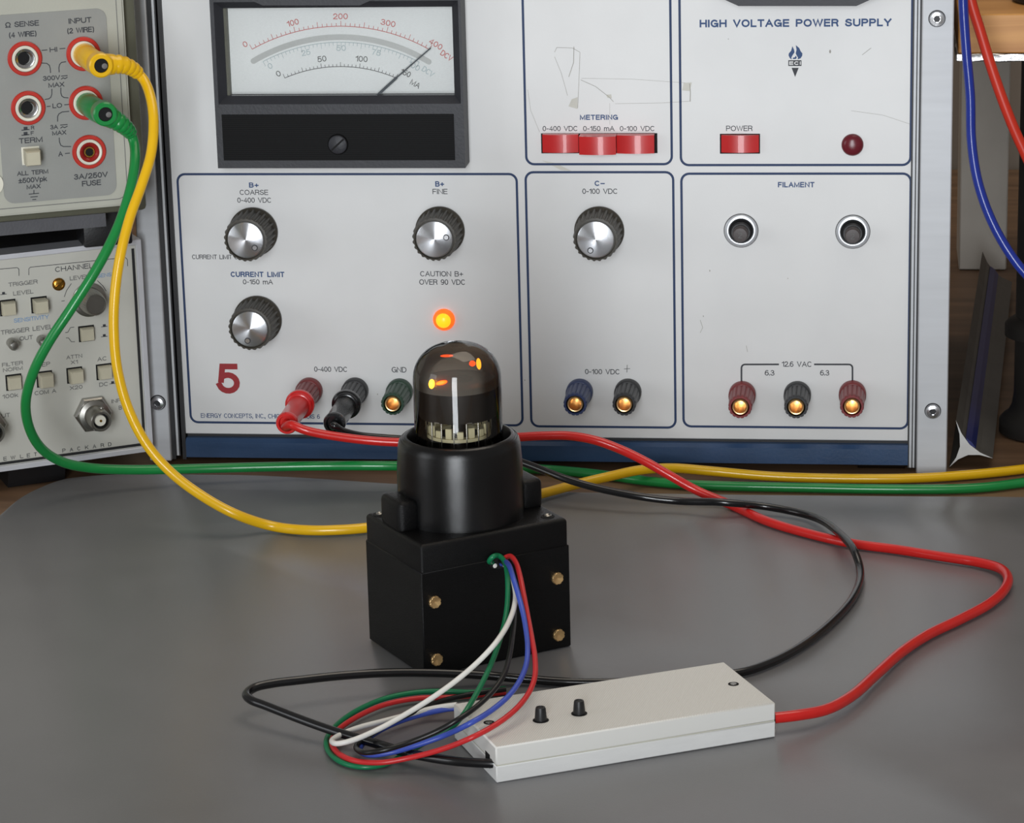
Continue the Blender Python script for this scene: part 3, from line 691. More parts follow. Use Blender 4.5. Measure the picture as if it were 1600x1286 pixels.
bm = new(); lathe(bm, [(.0029,.0),(.0029,.0006),(.0025,.0006),(.0024,.0002)], M, 28); gs = obj('trim_screw', bm, 'gold_brass', FC, label='brass trimmer screw')
bm = new(); lathe(bm, [(.0020,.0003),(.0020,.0009),(.0015,.0011)], M, 20); box(bm, -.002, .002, -.0003, .0003, .0009, .0013, M @ Matrix.Rotation(.6, 4, 'Z')); obj('screw_head', bm, 'gold_brass', gs)
M = L.px(139, 468)
bm = new(); lathe(bm, [(.0078,.0002),(.0078,.001),(.0072,.0014)], M, 48); lk = obj('level_knob', bm, 'steel', FC)
bm = new(); lathe(bm, [(.0060,.0012),(.0060,.0014,.0002),(.0052,.0110,.0002),(.0046,.0120),(.0042,.0120),(.0041,.0117)], M, 72, mod=lambda i: i % 2); obj('knob_body', bm, 'steel', lk, angle=25)
bm = new(); flat(bm, [(-.0009,-.0068),(.0009,-.0068),(0,-.0052)], .00145, M @ Matrix.Rotation(.15, 4, 'Z')); obj('knob_index', bm, 'dark_void', lk, smooth=False)
for px_, py_ in ((17,535),(64,530.5)):
    M = L.px(px_, py_)
    bm = new(); lathe(bm, [(.0022,.0002),(.0022,.004),(.0024,.0042),(.0024,.0062),(.0016,.0072),(.0006,.0074)], M, 24); obj('test_pin', bm, 'steel', FC)
def bnc(px_, py_):
    M = L.px(px_, py_)
    bm = new(); lathe(bm, [(.0088,.0002),(.0088,.0028),(.0080,.0034)], M, 6); nn = obj('input_connector', bm, 'steel', FC, angle=20, label='round bayonet input connector')
    bm = new(); lathe(bm, [(.0070,.003),(.0070,.0046),(.0050,.0052),(.0049,.0150),(.0045,.0155),(.0036,.0155),(.0035,.0118)], M, 36, cap1=False)
    for s in (-1, 1): box(bm, s*.0049-.0008, s*.0049+.0008, -.0008, .0008, .0100, .0118, M @ Matrix.Rotation(1.2, 4, 'Z'), bev=.0003)
    obj('connector_shell', bm, 'steel', nn)
    bm = new(); lathe(bm, [(.0035,.0118),(.0035,.0119),(.0031,.0120)], M, 28); obj('connector_floor', bm, 'dark_groove', nn)
    bm = new(); lathe(bm, [(.0026,.012),(.0026,.0142),(.0024,.0145),(.0008,.0145)], M, 28); obj('insulator', bm, 'ivory', nn)
    bm = new(); lathe(bm, [(.0006,.0146),(.0006,.0149)], M, 12); obj('centre_contact', bm, 'gold_brass', nn)
bnc(144, 645.5); bnc(-21, 664)

# ---- multimeter on top
U = Face(PY(212, 320, -.042), 25)
MM = thing('bench_multimeter', 'beige framed bench multimeter with red ringed input jacks, top of the left stack', 'multimeter', (U.O.x, U.O.y, lv1+L.O.z), math.radians(25))
UW = .22; UH = .12
bm = new(); box(bm, -UW, .0062, -.0042, UH+.004, -.20, -.006, U.M, bev=.002); obj('case', bm, 'olive_case', MM)
bm = new(); prism(bm, rrect(-UW+.003, 0, 0, UH, .005), -.012, -.0008, U.M); prism(bm, rrect(-UW+.004, -.0010, .0010, UH-.001, .0045), -.0008, .0004, U.M); obj('front_bezel', bm, 'meter_bezel', MM, smooth=False)
bm = new(); ribbon(bm, rrect(-UW+.006, -.0034, .0034, UH-.003, .0045), .0003, .0005, U.M, True); obj('bezel_line', bm, 'print_grey', MM, smooth=False)
ia, ib = U.hit(2, 250)[0], U.hit(178, 230)[0]; ja, jb = U.hit(100, 310.5)[1], U.hit(100, 16.5)[1]
bm = new(); prism(bm, rrect(ia, ib, ja, jb, .0045), .0003, .0008, U.M); obj('input_plate', bm, 'meter_inset', MM, smooth=False, label='darker grey input plate')
UI = Face(U.O+U.n*.0008, 25)
zlow = lv1+L.O.z
for uu in (-.0085, -.19):
    for ww in (-.03, -.16):
        bm = new(); box(bm, uu-.012, uu+.010, zlow-U.O.z+.0003, -.0040, ww-.01, ww+.01, U.M, bev=.001); obj('foot', bm, 'black_plastic', MM)
bm = new(); box(bm, -UW+.01, -.012, -.0104, -.0042, -.19, -.009, U.M); obj('bottom_rail', bm, 'cover_grey', MM, smooth=False)
lg('print_black', [('Ω SENSE',34.5,37.5,53,8.5),('(4 WIRE)',35.5,53.5,43,8.5),('INPUT',125,32,36,8.5),('(2 WIRE)',126,47,42,8.5),('HI',83.5,77.5,12,7.5),('300V',80.5,121.8,27,7.5),('MAX',88,132.5,25,7.5),('LO',89.5,165,15,7.5),
    ('R',51,199.5,5,6),('F',50.5,208,5,6),('TERM',48,219,37,8.5),('3A',84.5,198.5,12,7),('MAX',92.5,207.5,22,7),('A',94.5,240.5,7,8),('3A/250V',142,274.5,53,8.5),('FUSE',143,286,30,8.5),('ALL TERM',51,269.5,49,7),('±500Vpk',51,281,45,8),('MAX',52.5,291.5,22,7)], UI, MM, .17)
for q in ([(65,98.5),(73,99),(77,102),(78.5,107),(79,114)], [(103,96.5),(96,97.5),(93,101),(92,106),(92.5,113)], [(81,139),(81,147),(79.5,152),(76,154.5),(70,155.5)], [(95,137),(95,145),(96.5,150),(100,152.5),(107,153)],
          [(108,174),(97,175),(92,178),(90,182),(90,190)], [(92.5,215),(93,222),(95,227),(99,229),(111,229)], [(65,78.8),(74,78)], [(93,76.3),(102,75.5)], [(73,166.5),(79,166)], [(100.5,163.8),(108,163.2)], [(101.5,240),(109,239.2)],
          [(53,297),(53,302.5)], [(45,303.5),(61,302)], [(47.5,308),(59,307)], [(50.5,312),(56.5,311.5)], [(95.5,119),(105.5,118)], [(95.5,124),(98.5,121.5),(101.5,123),(105.5,120.5)], [(94,195.5),(105.5,194.5)], [(94.5,200.5),(97.5,198),(101,199.5),(105.5,197)]):
    lines('printed_line', 'print_black', MM, UI, [(q, 1.3)])
for cy2 in (203.5, 211.5): lines('printed_icon', 'print_black', MM, UI, [([(33.5,cy2),(46,cy2-1.2)], 1.4), ([(37,cy2-2.5),(43,cy2-3)], 5)])
def jack(px_, py_, fuse=False):
    M = UI.px(px_, py_)
    bm = new(); lathe(bm, [(.0074,0),(.0074,.0008),(.0070,.0012),(.0058,.0012),(.0056,.0002)], M, 44, cap0=False, cap1=False); j = obj('input_jack', bm, 'jack_red', MM)
    bm = new(); lathe(bm, [(.0056,.0004),(.0056,.0016),(.0052,.0020),(.0044,.0018),(.0041,.0002)], M, 40, cap0=False, cap1=False); obj('jack_ring', bm, 'ivory', j)
    if fuse:
        bm = new(); lathe(bm, [(.0043,.0002),(.0043,.0014),(.0038,.0018),(.0026,.0010),(.0022,.0002)], M, 36, cap0=False, cap1=False); obj('fuse_cap', bm, 'fuse_jack_red', j)
        bm = new(); lathe(bm, [(.0023,.0002),(.0023,.0012),(.0018,.0012),(.0017,.0003)], M, 24, cap0=False, cap1=False); obj('brass_contact', bm, 'gold_brass', j)
    else:
        bm = new(); lathe(bm, [(.0041,.0002),(.0040,.0012),(.0034,.0010),(.0026,.0004)], M, 36, cap0=False, cap1=False); obj('jack_contact', bm, 'chrome', j)
    bm = new(); lathe(bm, [(.0027,.0001),(.0027,.0008)], M if fuse else M @ Matrix.Translation((-.0008,.0002,0)), 28); obj('jack_hole', bm, 'dark_void', j)
jack(38.5, 91.3); jack(43.7, 168.5); jack(130, 84); jack(134, 160.6); jack(139, 237, True)
key(UI, MM, 48, 243, .0032, .0085, 'ivory')
M = UI.px(-13, 288); bm = new(); lathe(bm, [(.0050,.0),(.0050,.0005)], M, 40); obj('round_sticker', bm, 'ivory', MM, label='round white sticker')

# ================================================================ black tube housing
B0 = Vector((-0.16434, -0.27965, ZB)); BL, BD, BH = .0621, .0472, .051
HF = Face(B0, 35.02)
HS = thing('tube_housing', 'black plastic housing with round tube socket and four brass inserts', 'housing', tuple(HF.M @ Vector((BL/2, 0, -BD/2))), math.radians(35.02))
bm = new(); box(bm, 0, BL, .0002, .0405, -BD, 0, HF.M, bev=.0004, seg=1); obj('body', bm, 'housing_black', HS)
bm = new(); n0 = 6; rr_ = .0016
rings = []
for k in range(n0+1):                                   # lid: straight sides, rounded top edge
    a_ = PI/2*k/n0; off = rr_*(1-math.cos(a_)); rings.append((off, BH-rr_+rr_*math.sin(a_)))
rings = [(0, .0405)]+rings
vr = [[bm.verts.new(HF.M @ Vector((x, h, z))) for x, z in rrect(.0003+o_, BL-.0004-o_, -BD+.0003+o_, -.0003-o_, .0009, 3)] for o_, h in rings]
for A, B in zip(vr, vr[1:]):
    for i in range(len(A)): bm.faces.new((A[i], A[(i+1)%len(A)], B[(i+1)%len(A)], B[i]))
bm.faces.new(vr[0][::-1]); bm.faces.new(vr[-1]); obj('lid', bm, 'housing_black', HS, angle=30)
AX, AZ = BL/2-.0006, -BD/2-.0028
MC = HF.M @ Matrix.Translation((AX, 0, AZ)) @ Matrix.Rotation(-PI/2, 4, 'X')     # local z = up
bm = new(); lathe(bm, [(.0238,BH-.0008),(.0238,BH+.001),(.0236,.070),(.0230,.0785),(.0226,.0803),(.0220,.0812),(.0218,.0811),(.0213,.0818),(.0211,.0817),(.0205,.0823),(.0197,.0824),(.0193,.0820),(.0193,.066),(.0150,.0655)], MC, 96); obj('socket_collar', bm, 'housing_layer', HS, angle=50)
for xa, xb in ((.0006, AX-.0215), (AX+.0215, BL-.0008)):
    bm = new(); box(bm, xa, xb, BH-.0012, .0622, AZ-.0085, AZ+.0085, HF.M, bev=.0022, seg=3); obj('lug', bm, 'housing_black', HS)
fh_ = Face(HF.O, 35.02)
for px_, py_ in ((679,940.5),(870.5,903.5),(682,1030.5),(872.5,992)):
    M = HF.px(px_, py_)
    bm = new(); lathe(bm, [(.0024,-.001),(.0024,.0007,.0003),(.0022,.0010,.0003),(.0019,.0010),(.0003,.0001)], M, 32, mod=lambda i: 1.0 if i % 4 < 1 else 0.0, cap0=False); obj('threaded_insert', bm, 'brass', HS, angle=30, label='brass threaded insert')
for lx, lz in ((.004,-BD+.0052),(BL-.0058,-.0058),(BL-.0058,-BD+.0052)):
    M = HF.M @ Matrix.Translation((lx, BH, lz)) @ Matrix.Rotation(-PI/2, 4, 'X')
    bm = new(); lathe(bm, [(.0026,-.0005),(.0026,.00015)], M, 24); h_ = obj('screw_hole', bm, 'dark_void', HS)
    bm = new(); lathe(bm, [(.0016,.0002),(.0016,.0006),(.0012,.0008),(.0008,.0005)], M, 6); obj('screw_head', bm, 'steel', h_)
M = HF.px(780, 879)
bm = new(); prism(bm, [(.0042*math.cos(k*PI/10), .0024*math.sin(k*PI/10)) for k in range(20)], -.0005, .00015, M); obj('wire_hole', bm, 'dark_void', HS, smooth=False)

M = HF.px(772.5, 883.5)
bm = new(); lathe(bm, [(.0006,.0),(.0009,.0006),(.0006,.0009)], M, 12); obj('wire_end', bm, 'wire_white', HS, label='white wire end in the hole')

# ================================================================ glass tube
MTc = HF.M @ Matrix.Translation((AX, 0, AZ)) @ Matrix.Rotation(math.radians(35.02*-1), 4, 'Y') @ Matrix.Rotation(-PI/2, 4, 'X')   # un-yawed: local x = world x
TC = MTc.translation
ET = thing('electron_tube', 'glowing smoky glass display tube standing in the black socket', 'vacuum tube', (TC.x, TC.y, TC.z+.0655))
def dome(r, top, sh, cr, n=12, bottom=.0665):
    """profile of a round topped bulb"""
    p = [(r, bottom), (r, sh)]
    for k in range(1, n+1):
        a = PI/2*k/n
        rr = (r-cr)+cr*math.cos(a); hh = sh+(top-sh)*.93*math.sin(a); p.append((rr, hh))
    base_r = r-cr
    for k in range(1, 5): p.append((base_r*(1-k/5), sh+(top-sh)*(.93+.07*(1-(1-k/5)**2))))
    p.append((.0002, top)); return p
P_out = dome(.0165, .1180, .1040, .0125); P_in = [(max(.0001, r-.0007), h-.0007) for r, h in P_out]
bm = new(); lathe(bm, P_out, MTc, 64, cap0=False); obj('glass_envelope', bm, 'clear_glass', ET, angle=80)
film = [(r-.0010, h-.0009) for r, h in P_out if h > .1035]; film = [(film[0][0], .1012)]+film; film[-1] = (.0001, film[-1][1])
bm = new(); lathe(bm, film, MTc, 64, cap0=False); obj('getter_film', bm, 'smoky_film', ET, angle=80, label='smoky grey getter coating inside glass')
bm = new(); lathe(bm, [(.0144,.0900),(.0146,.0905),(.0146,.1030),(.0135,.1036),(.0060,.1036),(.0058,.1010),(.002,.1010)], MTc, 48); obj('anode_can', bm, 'plate_grey', ET)
bm = new(); lathe(bm, [(.0088,.0822),(.0120,.0822),(.0120,.0834),(.0088,.0834),(.0088,.0822)], MTc, 48, cap0=False, cap1=False); obj('ceramic_ring', bm, 'ceramic', ET)
bm = new(); lathe(bm, [(.0030,.066),(.0032,.080),(.0022,.090)], MTc, 24); obj('stem', bm, 'plate_grey', ET)
bm = new(); lathe(bm, [(.0150,.0660),(.0158,.0690),(.0150,.0700),(.0140,.0700)], MTc, 48); obj('tube_base', bm, 'black_plastic', ET)
for k in range(16):
    a = -PI/2 + (k-7.5)*2*PI/16
    Mk = MTc @ Matrix.Rotation(a, 4, 'Z')
    bm = new(); box(bm, .0102, .0116, -.0012, .0012, .0834, .0862+(.0012 if k % 2 else 0), Mk, bev=.0002, seg=1); obj('ceramic_block', bm, 'ceramic', ET)
    bm = new(); tube(bm, [MTc @ Matrix.Rotation(a+.19, 4, 'Z') @ Vector((.0123, 0, h)) for h in (.0745, .080, .0905)], .00022, 6); obj('lead_wire', bm, 'lead_metal', ET)
for k in (-1, 1):
    Mk = MTc @ Matrix.Rotation(-PI/2+k*.42, 4, 'Z'); bm = new(); box(bm, .0145, .0149, -.0011, .0011, .0902, .0906, Mk); obj('anode_slot', bm, 'lead_metal', ET, smooth=False)
# glowing electrodes, plus a reflection of their glow made as a glowing piece
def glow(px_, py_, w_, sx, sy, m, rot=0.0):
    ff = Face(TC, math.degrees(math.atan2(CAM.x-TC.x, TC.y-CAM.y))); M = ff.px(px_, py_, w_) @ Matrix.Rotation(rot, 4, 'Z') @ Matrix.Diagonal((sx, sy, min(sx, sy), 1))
    bm = new(); lathe(bm, [(math.sin(PI*k/8)*1.0 if 0 < k < 8 else .01, -math.cos(PI*k/8)) for k in range(9)], M, 16); obj('filament_or_reflection', bm, m, ET, label='glowing orange filament or its modelled reflection')
glow(674.5, 600, .0150, .0011, .0018, 'hot_core', -.1); glow(690, 598, .0148, .0021, .0008, 'filament_glow', .22)
glow(748, 568.5, .0030, .0009, .0022, 'hot_core', .08); glow(738, 568, .0030, .0012, .0011, 'filament_glow'); glow(698, 556, -.0010, .0024, .0005, 'filament_glow')  # last piece imitates the reflection of the glow in the dome

# ================================================================ white handheld controller
WA = Vector((-0.12536, -0.37713, ZB)); WL, WD, WH = .1030, .0437, .0130
WF = Face(WA, 26.83)
WB = thing('control_box', 'flat white plastic box with two black buttons on the grey board', 'control box', tuple(WF.M @ Vector((WL/2, 0, -WD/2))), math.radians(26.83))
bm = new(); box(bm, 0, WL, .0001, .0061, -WD, 0, WF.M, bev=.0004, seg=1); obj('base_shell', bm, 'white_print', WB)
bm = new(); box(bm, .0003, WL-.0003, .0057, .0067, -WD+.0003, -.0003, WF.M); obj('seam', bm, 'cream', WB, smooth=False)
bm = new(); box(bm, 0, WL, .00625, WH, -WD, 0, WF.M, bev=.0005, seg=1); obj('lid', bm, 'white_lid', WB)
def top_px(x, y):
    p = TB(x, y, WH); l = WF.M.inverted() @ p; return WF.M @ Matrix.Translation(l) @ Matrix.Rotation(-PI/2, 4, 'X')
for px_, py_ in ((1146,1069),(764,1129)):
    M = top_px(px_, py_)
    bm = new(); lathe(bm, [(.0019,-.0004),(.0019,.00012),(.0015,.00012)], M, 24); h_ = obj('screw_hole', bm, 'dark_void', WB)
    bm = new(); lathe(bm, [(.0012,.0001),(.0011,.0003),(.0005,.0003)], M, 12); obj('screw_head', bm, 'steel', h_)
for px_, py_ in ((845,1125.5),(905,1115)):
    M = top_px(px_, py_)
    bm = new(); lathe(bm, [(.0028,-.0004),(.0028,.0001)], M, 28); obj('button_hole', bm, 'dark_void', WB)
    bm = new(); lathe(bm, [(.0021,.0),(.0021,.0010),(.0018,.0042),(.0016,.0048),(.0010,.0049),(.0009,.0047)], M, 28); obj('button', bm, 'black_plastic', WB, label='black push button')
lm = WF.M @ Matrix.Rotation(-PI/2, 4, 'Y')
lx = WF.M.inverted() @ TB(764, 1192.5, .0052)
bm = new(); box(bm, -.00015, .001, .0030, .0080, -.0105, -.0062, WF.M); obj('cable_slot', bm, 'dark_void', WB, smooth=False)
bm = new(); box(bm, WL-.001, WL+.00015, .0030, .0085, -.0050, -.0005, WF.M); obj('cable_slot', bm, 'dark_void', WB, smooth=False)

# ================================================================ test leads
def lead(name, label, pts, r, m, per=7, n=12):
    P = smooth_path(pts, per)
    bm = new(); tube(bm, P, r, n); return P, bm
# red and black supply leads with shrouded plugs
def plug(px_, py_, m, par):
    M = F.px(px_, py_)
    bm = new(); lathe(bm, [(.0046,.0226),(.0066,.0228),(.0068,.0238),(.0066,.0252),(.0060,.0256),(.0058,.0266),(.0052,.0270)], M, 40); obj('plug_flange', bm, m, par)
    bm = new(); lathe(bm, [(.0048,.0268),(.0046,.0525),(.0049,.0530),(.0050,.0550),(.0046,.0560),(.0036,.0560),(.0032,.0540)], M, 40); obj('plug_body', bm, m, par)
    return M @ Vector((0, 0, .0530))
RL = thing('test_lead', 'red test lead from the red jack across the board to the white box', 'cable', tuple(TB(1330, 850)))
p0 = plug(484, 609.5, 'plug_red', RL)
pts = [p0, p0+Vector((0,-.006,-.0005)), PY(456,664,-.066), PY(475,671.5,-.067), PY(500,677.5,-.066), PY(560,686.5,-.063), PY(620,691,-.061), PY(720,690,-.058), PY(812,683,-.057), PY(850,681,-.057), PY(890,681,-.057), PY(930,688,-.059), PY(970,702.5,-.060), PY(1010,722,-.063), PY(1050,745,-.065), PY(1090,767,-.066),
       TB(1140,788,.0021), TB(1200,815,.0021), TB(1260,833,.0021), TB(1330,849,.0021), TB(1400,858.5,.0021), TB(1470,869.5,.0022), TB(1530,879,.0024), TB(1562,888,.0028), TB(1575,903,.003), TB(1569,922,.0028), TB(1545,944,.0024), TB(1500,968,.0022), TB(1450,992,.0022), TB(1410,1018,.0024), TB(1370,1053,.003), TB(1330,1088,.004), TB(1290,1109,.0048), TB(1250,1117,.0055), TB(1213,1121.5,.0056), TB(1195,1123,.0056)]
bm = new(); tube(bm, smooth_path(pts, 7), .0020, 14); obj('cable', bm, 'red_vinyl', RL)
KL = thing('test_lead', 'black test lead looping across the board into the white box', 'cable', tuple(TB(1330, 900)))
p0 = plug(555.5, 609.5, 'plug_black', KL)
pts = [p0, p0+Vector((0,-.006,-.0005)), PY(522,665,-.061), PY(535,673,-.058), PY(560,680,-.054), PY(600,684,-.050), PY(640,687,-.048), PY(720,697,-.049), PY(790,714,-.056), PY(830,727.5,-.062), PY(880,747,-.070), PY(930,762,-.074), PY(1000,776,-.078), PY(1060,783,-.078),
       TB(1130,785,.0068), TB(1200,792,.0040), TB(1265,806,.0030), TB(1310,832,.0066), TB(1335,862,.0062), TB(1344,890,.0022), TB(1335,930,.0018), TB(1300,972,.0018), TB(1250,1011,.0018), TB(1200,1037,.0018), TB(1155,1051,.0018), TB(1060,1060,.0018), TB(960,1066,.0018), TB(890,1066,.0018), TB(820,1061,.0025), TB(740,1054,.0045), TB(663,1051,.0065), TB(600,1051.5,.008), TB(530,1056,.009), TB(470,1062.5,.0095), TB(425,1068,.0095), TB(399,1074,.0092), TB(385,1085,.0088),
       TB(392,1093.5,.0085), TB(415,1102.5,.008), TB(470,1124,.0065), TB(525,1143.5,.005), TB(580,1160,.0040), TB(635,1176,.0040), TB(676,1184.5,.0045), TB(717,1190,.0052), TB(764,1192.7,.0055), TB(785,1193,.0055)]
bm = new(); tube(bm, smooth_path(pts, 7), .00165, 12); obj('cable', bm, 'black_vinyl', KL)
# yellow and green leads with stackable plugs on the multimeter
def stack_plug(par, m, path, hole, r0):
    P = smooth_path([U.px(*p).translation for p in path], 6); n = len(P); rs = []
    for i in range(n):
        t = i/(n-1)
        r = r0 if t < .45 else r0+(0.0029-r0)*((t-.45)/.55)
        if t > .58 and (i % 3 == 0): r -= .0004
        rs.append(r)
    bm = new(); tube(bm, P, rs, 20); obj('plug', bm, m, par, angle=35)
    M = U.px(*hole)
    bm = new(); lathe(bm, [(.0052,-.007),(.0052,-.0006),(.0046,.0),(.0031,.0),(.0029,-.002)], M, 32, cap1=False); obj('plug_eye', bm, m, par)
    bm = new(); lathe(bm, [(.0013,-.0004),(.0012,-.00025),(.0004,-.0002)], M @ Matrix.Translation((.0014,-.0003,0)), 20, cap0=False); obj('socket_ring', bm, 'chrome', par)
    bm = new(); lathe(bm, [(.0029,-.0012),(.0029,-.0004)], M, 24); obj('socket_hole', bm, 'dark_void', par)
    return P[-1]
YL = thing('test_lead', 'yellow test lead hanging from the multimeter and running behind the black housing', 'cable', tuple(TB(480, 828)))
e = stack_plug(YL, 'yellow_vinyl', [(130,84,0),(138,90,.008),(147,96.5,.016),(156,101,.0205),(172,100.5,.0225),(190,101,.0225),(206,107,.021),(217,115.5,.019)], (158.5,102.8,.0284), .0050)
pts = [e, PY(226,127,-.060), PY(236,155,-.068), PY(240,190,-.075), PY(236,240,-.082), PY(221,290,-.090), PY(203,340,-.097), PY(188,400,-.104), PY(179.5,460,-.108), PY(178,520,-.110), PY(184,580,-.111), PY(201,640,-.112), PY(229,694,-.113), PY(265,736,-.114), PY(310,771,-.116), PY(365,802,-.118), TB(425,822,.0030), TB(480,828.5,.0025), TB(530,828,.0025), TB(570,825,.0025), TB(640,815,.0025), TB(720,800,.0025), TB(800,783,.0027), TB(850,770.5,.0034),
       TZ(900,757,.0075), TZ(950,745,.0085), TZ(1000,734.5,.0085), TZ(1050,731.5,.0070), TZ(1110,736,.0050), TZ(1200,744,.0030), TZ(1300,747.5,.0024), TZ(1420,747.5,.0024), TZ(1500,743,.0024), TZ(1600,733,.0024), TZ(1720,715,.0024), Vector((.17,.005,.0024)), Vector((.28,.03,.0024)), Vector((.40,.09,.0024)), Vector((.55,.12,.0024))]
bm = new(); tube(bm, smooth_path(pts, 7), .0022, 14); obj('cable', bm, 'yellow_vinyl', YL)
GL = thing('test_lead', 'green test lead hanging from the multimeter and lying along the board edge', 'cable', tuple(TZ(1300, 763, 0)))
e = stack_plug(GL, 'green_vinyl', [(134,160.6,0),(143,167,.008),(153,173.5,.016),(163,178.5,.0205),(176,185,.0225),(189,193.5,.0225),(199,202,.021),(205,209.5,.019)], (165,178.8,.0284), .0050)
pts = [e, PY(209.5,224,-.062), PY(211,248,-.068), PY(205,290,-.076), PY(190,340,-.085), PY(170,385,-.093), PY(145,430,-.099), PY(110,484,-.104), PY(76,535,-.106), PY(52,582,-.105), PY(40,630,-.100), PY(47,672,-.092), PY(67,703,-.083), PY(98,722,-.074), PY(140,731,-.065), PY(200,734,-.056), PY(300,732.5,-.046), PY(400,730,-.040), PY(500,728,-.036), PY(620,728,-.033), TZ(740,729,.0060), TZ(850,733.5,.0026), TZ(910,738.5,.0024), TZ(960,744.5,.0024), TZ(1010,751.5,.0024), TZ(1070,757,.0024), TZ(1150,760,.0024), TZ(1250,762,.0024), TZ(1400,764.5,.0024), TZ(1520,763,.0024), TZ(1600,754,.0024), TZ(1720,735,.0024), Vector((.17,-.018,.0024)), Vector((.28,.005,.0024)), Vector((.40,.06,.0024)), Vector((.55,.09,.0024))]
bm = new(); tube(bm, smooth_path(pts, 7), .0022, 14); obj('cable', bm, 'green_vinyl', GL)

# ---- thin hook-up wires from housing to white box
H0 = lambda x, y, w_: HF.px(x, y, w_).translation
ZP = [(868,.0425),(880,.0420),(900,.0400),(930,.0360),(965,.0320),(1000,.0285),(1030,.0255),(1058,.0228),(1083,.0205),(1108,.0185),(1132,.0167),(1152,.0150)]
def Wp(x, y, dz=0.0):
    for (ya, za), (yb, zb2) in zip(ZP, ZP[1:]):
        if y <= yb or yb == 1152: break
    t = max(0, min(1, (y-ya)/(yb-ya))); return TB(x, y, za+(zb2-za)*t+dz)
def wire(label, m, pts, base):
    bm = new(); tube(bm, smooth_path(pts, 7), .00098, 10); o = obj('hookup_wire', bm, m, base=base); tag(o, label, 'wire', 'thin wires between housing and white box')
wire('thin green wire, outermost of the coil beside the white box', 'wire_green', [H0(770,879,-.001), H0(764.5,877,.0014), H0(770,870,.0030), Wp(779,868.3,-.0005), Wp(787,875,-.001), Wp(792,893,-.001), Wp(793.5,920,-.0015), Wp(792.5,945,-.0025), Wp(789,970,-.0035), Wp(782.5,995,-.0035), Wp(772.5,1025,-.003), Wp(759.5,1055,-.002),
    TB(742,1088,.0185), TB(723,1118,.0155), TB(702,1140,.0095), TB(668,1158,.0045), TB(632,1179,.0018), TB(598,1195,.0012), TB(566,1198.5,.0012), TB(536,1192,.0012), TB(515,1176,.0012), TB(510,1157,.0014), TB(525,1134,.0018), TB(560,1109,.0020), TB(605,1090.5,.0020), TB(650,1082,.0018), TB(695,1080,.0014), TB(740,1081.5,.0012), TB(790,1076,.0012)], tuple(TB(560,1198)))
wire('thin red wire, rightmost where the wires leave the black housing', 'wire_red', [H0(788,877,-.001), H0(789.5,871.5,.0026), Wp(797,869,0), Wp(806,879,0), Wp(812.5,900,0), Wp(818.5,930,0), Wp(825,965,0), Wp(831.5,1000,0),
    Wp(836,1030,0), Wp(835.5,1058,0), Wp(826,1083,0), Wp(806,1108,0), Wp(775,1132,0), Wp(738,1152,0), TB(690,1171,.0088), TB(640,1184,.0050), TB(595,1191.5,.0034), TB(556,1189,.0030), TB(530,1178,.0026), TB(518.5,1161,.0024), TB(527,1142,.0024), TB(560,1119,.0024), TB(605,1100,.0022), TB(655,1091,.0020), TB(700,1090,.0016), TB(738,1087,.0014), TB(790,1082,.0012)], tuple(TB(600,1191)))
wire('thin blue wire between the red and black ones over the white box', 'wire_blue', [H0(782,882,-.001), H0(788,878,.0030), Wp(796,885,.0016), Wp(802.5,905,.0026), Wp(810,930,.0020), Wp(817,957,.0010), Wp(822,985,.0006), Wp(824.5,1010,.0004),
    Wp(823,1035), Wp(814,1060), Wp(796,1086), Wp(768,1110), Wp(735,1130), TB(695,1149,.0105), TB(650,1165,.0072), TB(610,1176,.0056), TB(578,1180,.0042), TB(563,1174,.0030), TB(568,1161,.0022), TB(590,1143.5,.0022), TB(625,1127,.0026), TB(665,1115,.0032), TB(700,1108,.0040), TB(722,1106,.0044)], tuple(TB(590,1176)))
wire('thin black wire dipping between the green and blue ones', 'wire_black', [H0(779,875,-.001), H0(787,879,.0030), Wp(796,897,-.003), Wp(802,930,-.004), Wp(803.5,965,-.003), Wp(800.5,995,-.002), Wp(796,1025,-.001),
    Wp(787,1055), Wp(770,1080), Wp(746,1103), Wp(716,1124), TB(680,1144,.0130), TB(640,1160,.0100), TB(600,1172,.0085), TB(572,1176,.0068), TB(557,1170,.0050), TB(560,1161,.0042), TB(580,1147,.0042), TB(615,1127,.0046), TB(655,1109,.0048), TB(695,1094,.0040), TB(735,1085,.0034), TB(790,1077,.0034)], tuple(TB(600,1172)))
wire('thin white wire stretching left in front of the black housing', 'wire_white', [H0(785,879,-.001), Wp(794,888,-.0042), Wp(799,899,-.0030), Wp(803.5,914,-.0006), Wp(805.5,930,.0002), Wp(803.5,948,.0006), Wp(798,965,.0010), Wp(788,985,.0012), Wp(770,1010,.0010),
    TB(745,1036,.0240), TB(712,1064,.0195), TB(672,1092.5,.0150), TB(632,1117,.0115), TB(590,1140,.0088), TB(550,1157,.0070), TB(527,1162,.0060), TB(518.5,1158,.0052), TB(530,1149,.0048), TB(560,1137,.0046), TB(600,1126.5,.0044), TB(640,1116,.0044), TB(680,1106,.0044), TB(714,1101,.0060)], tuple(TB(526,1161)))

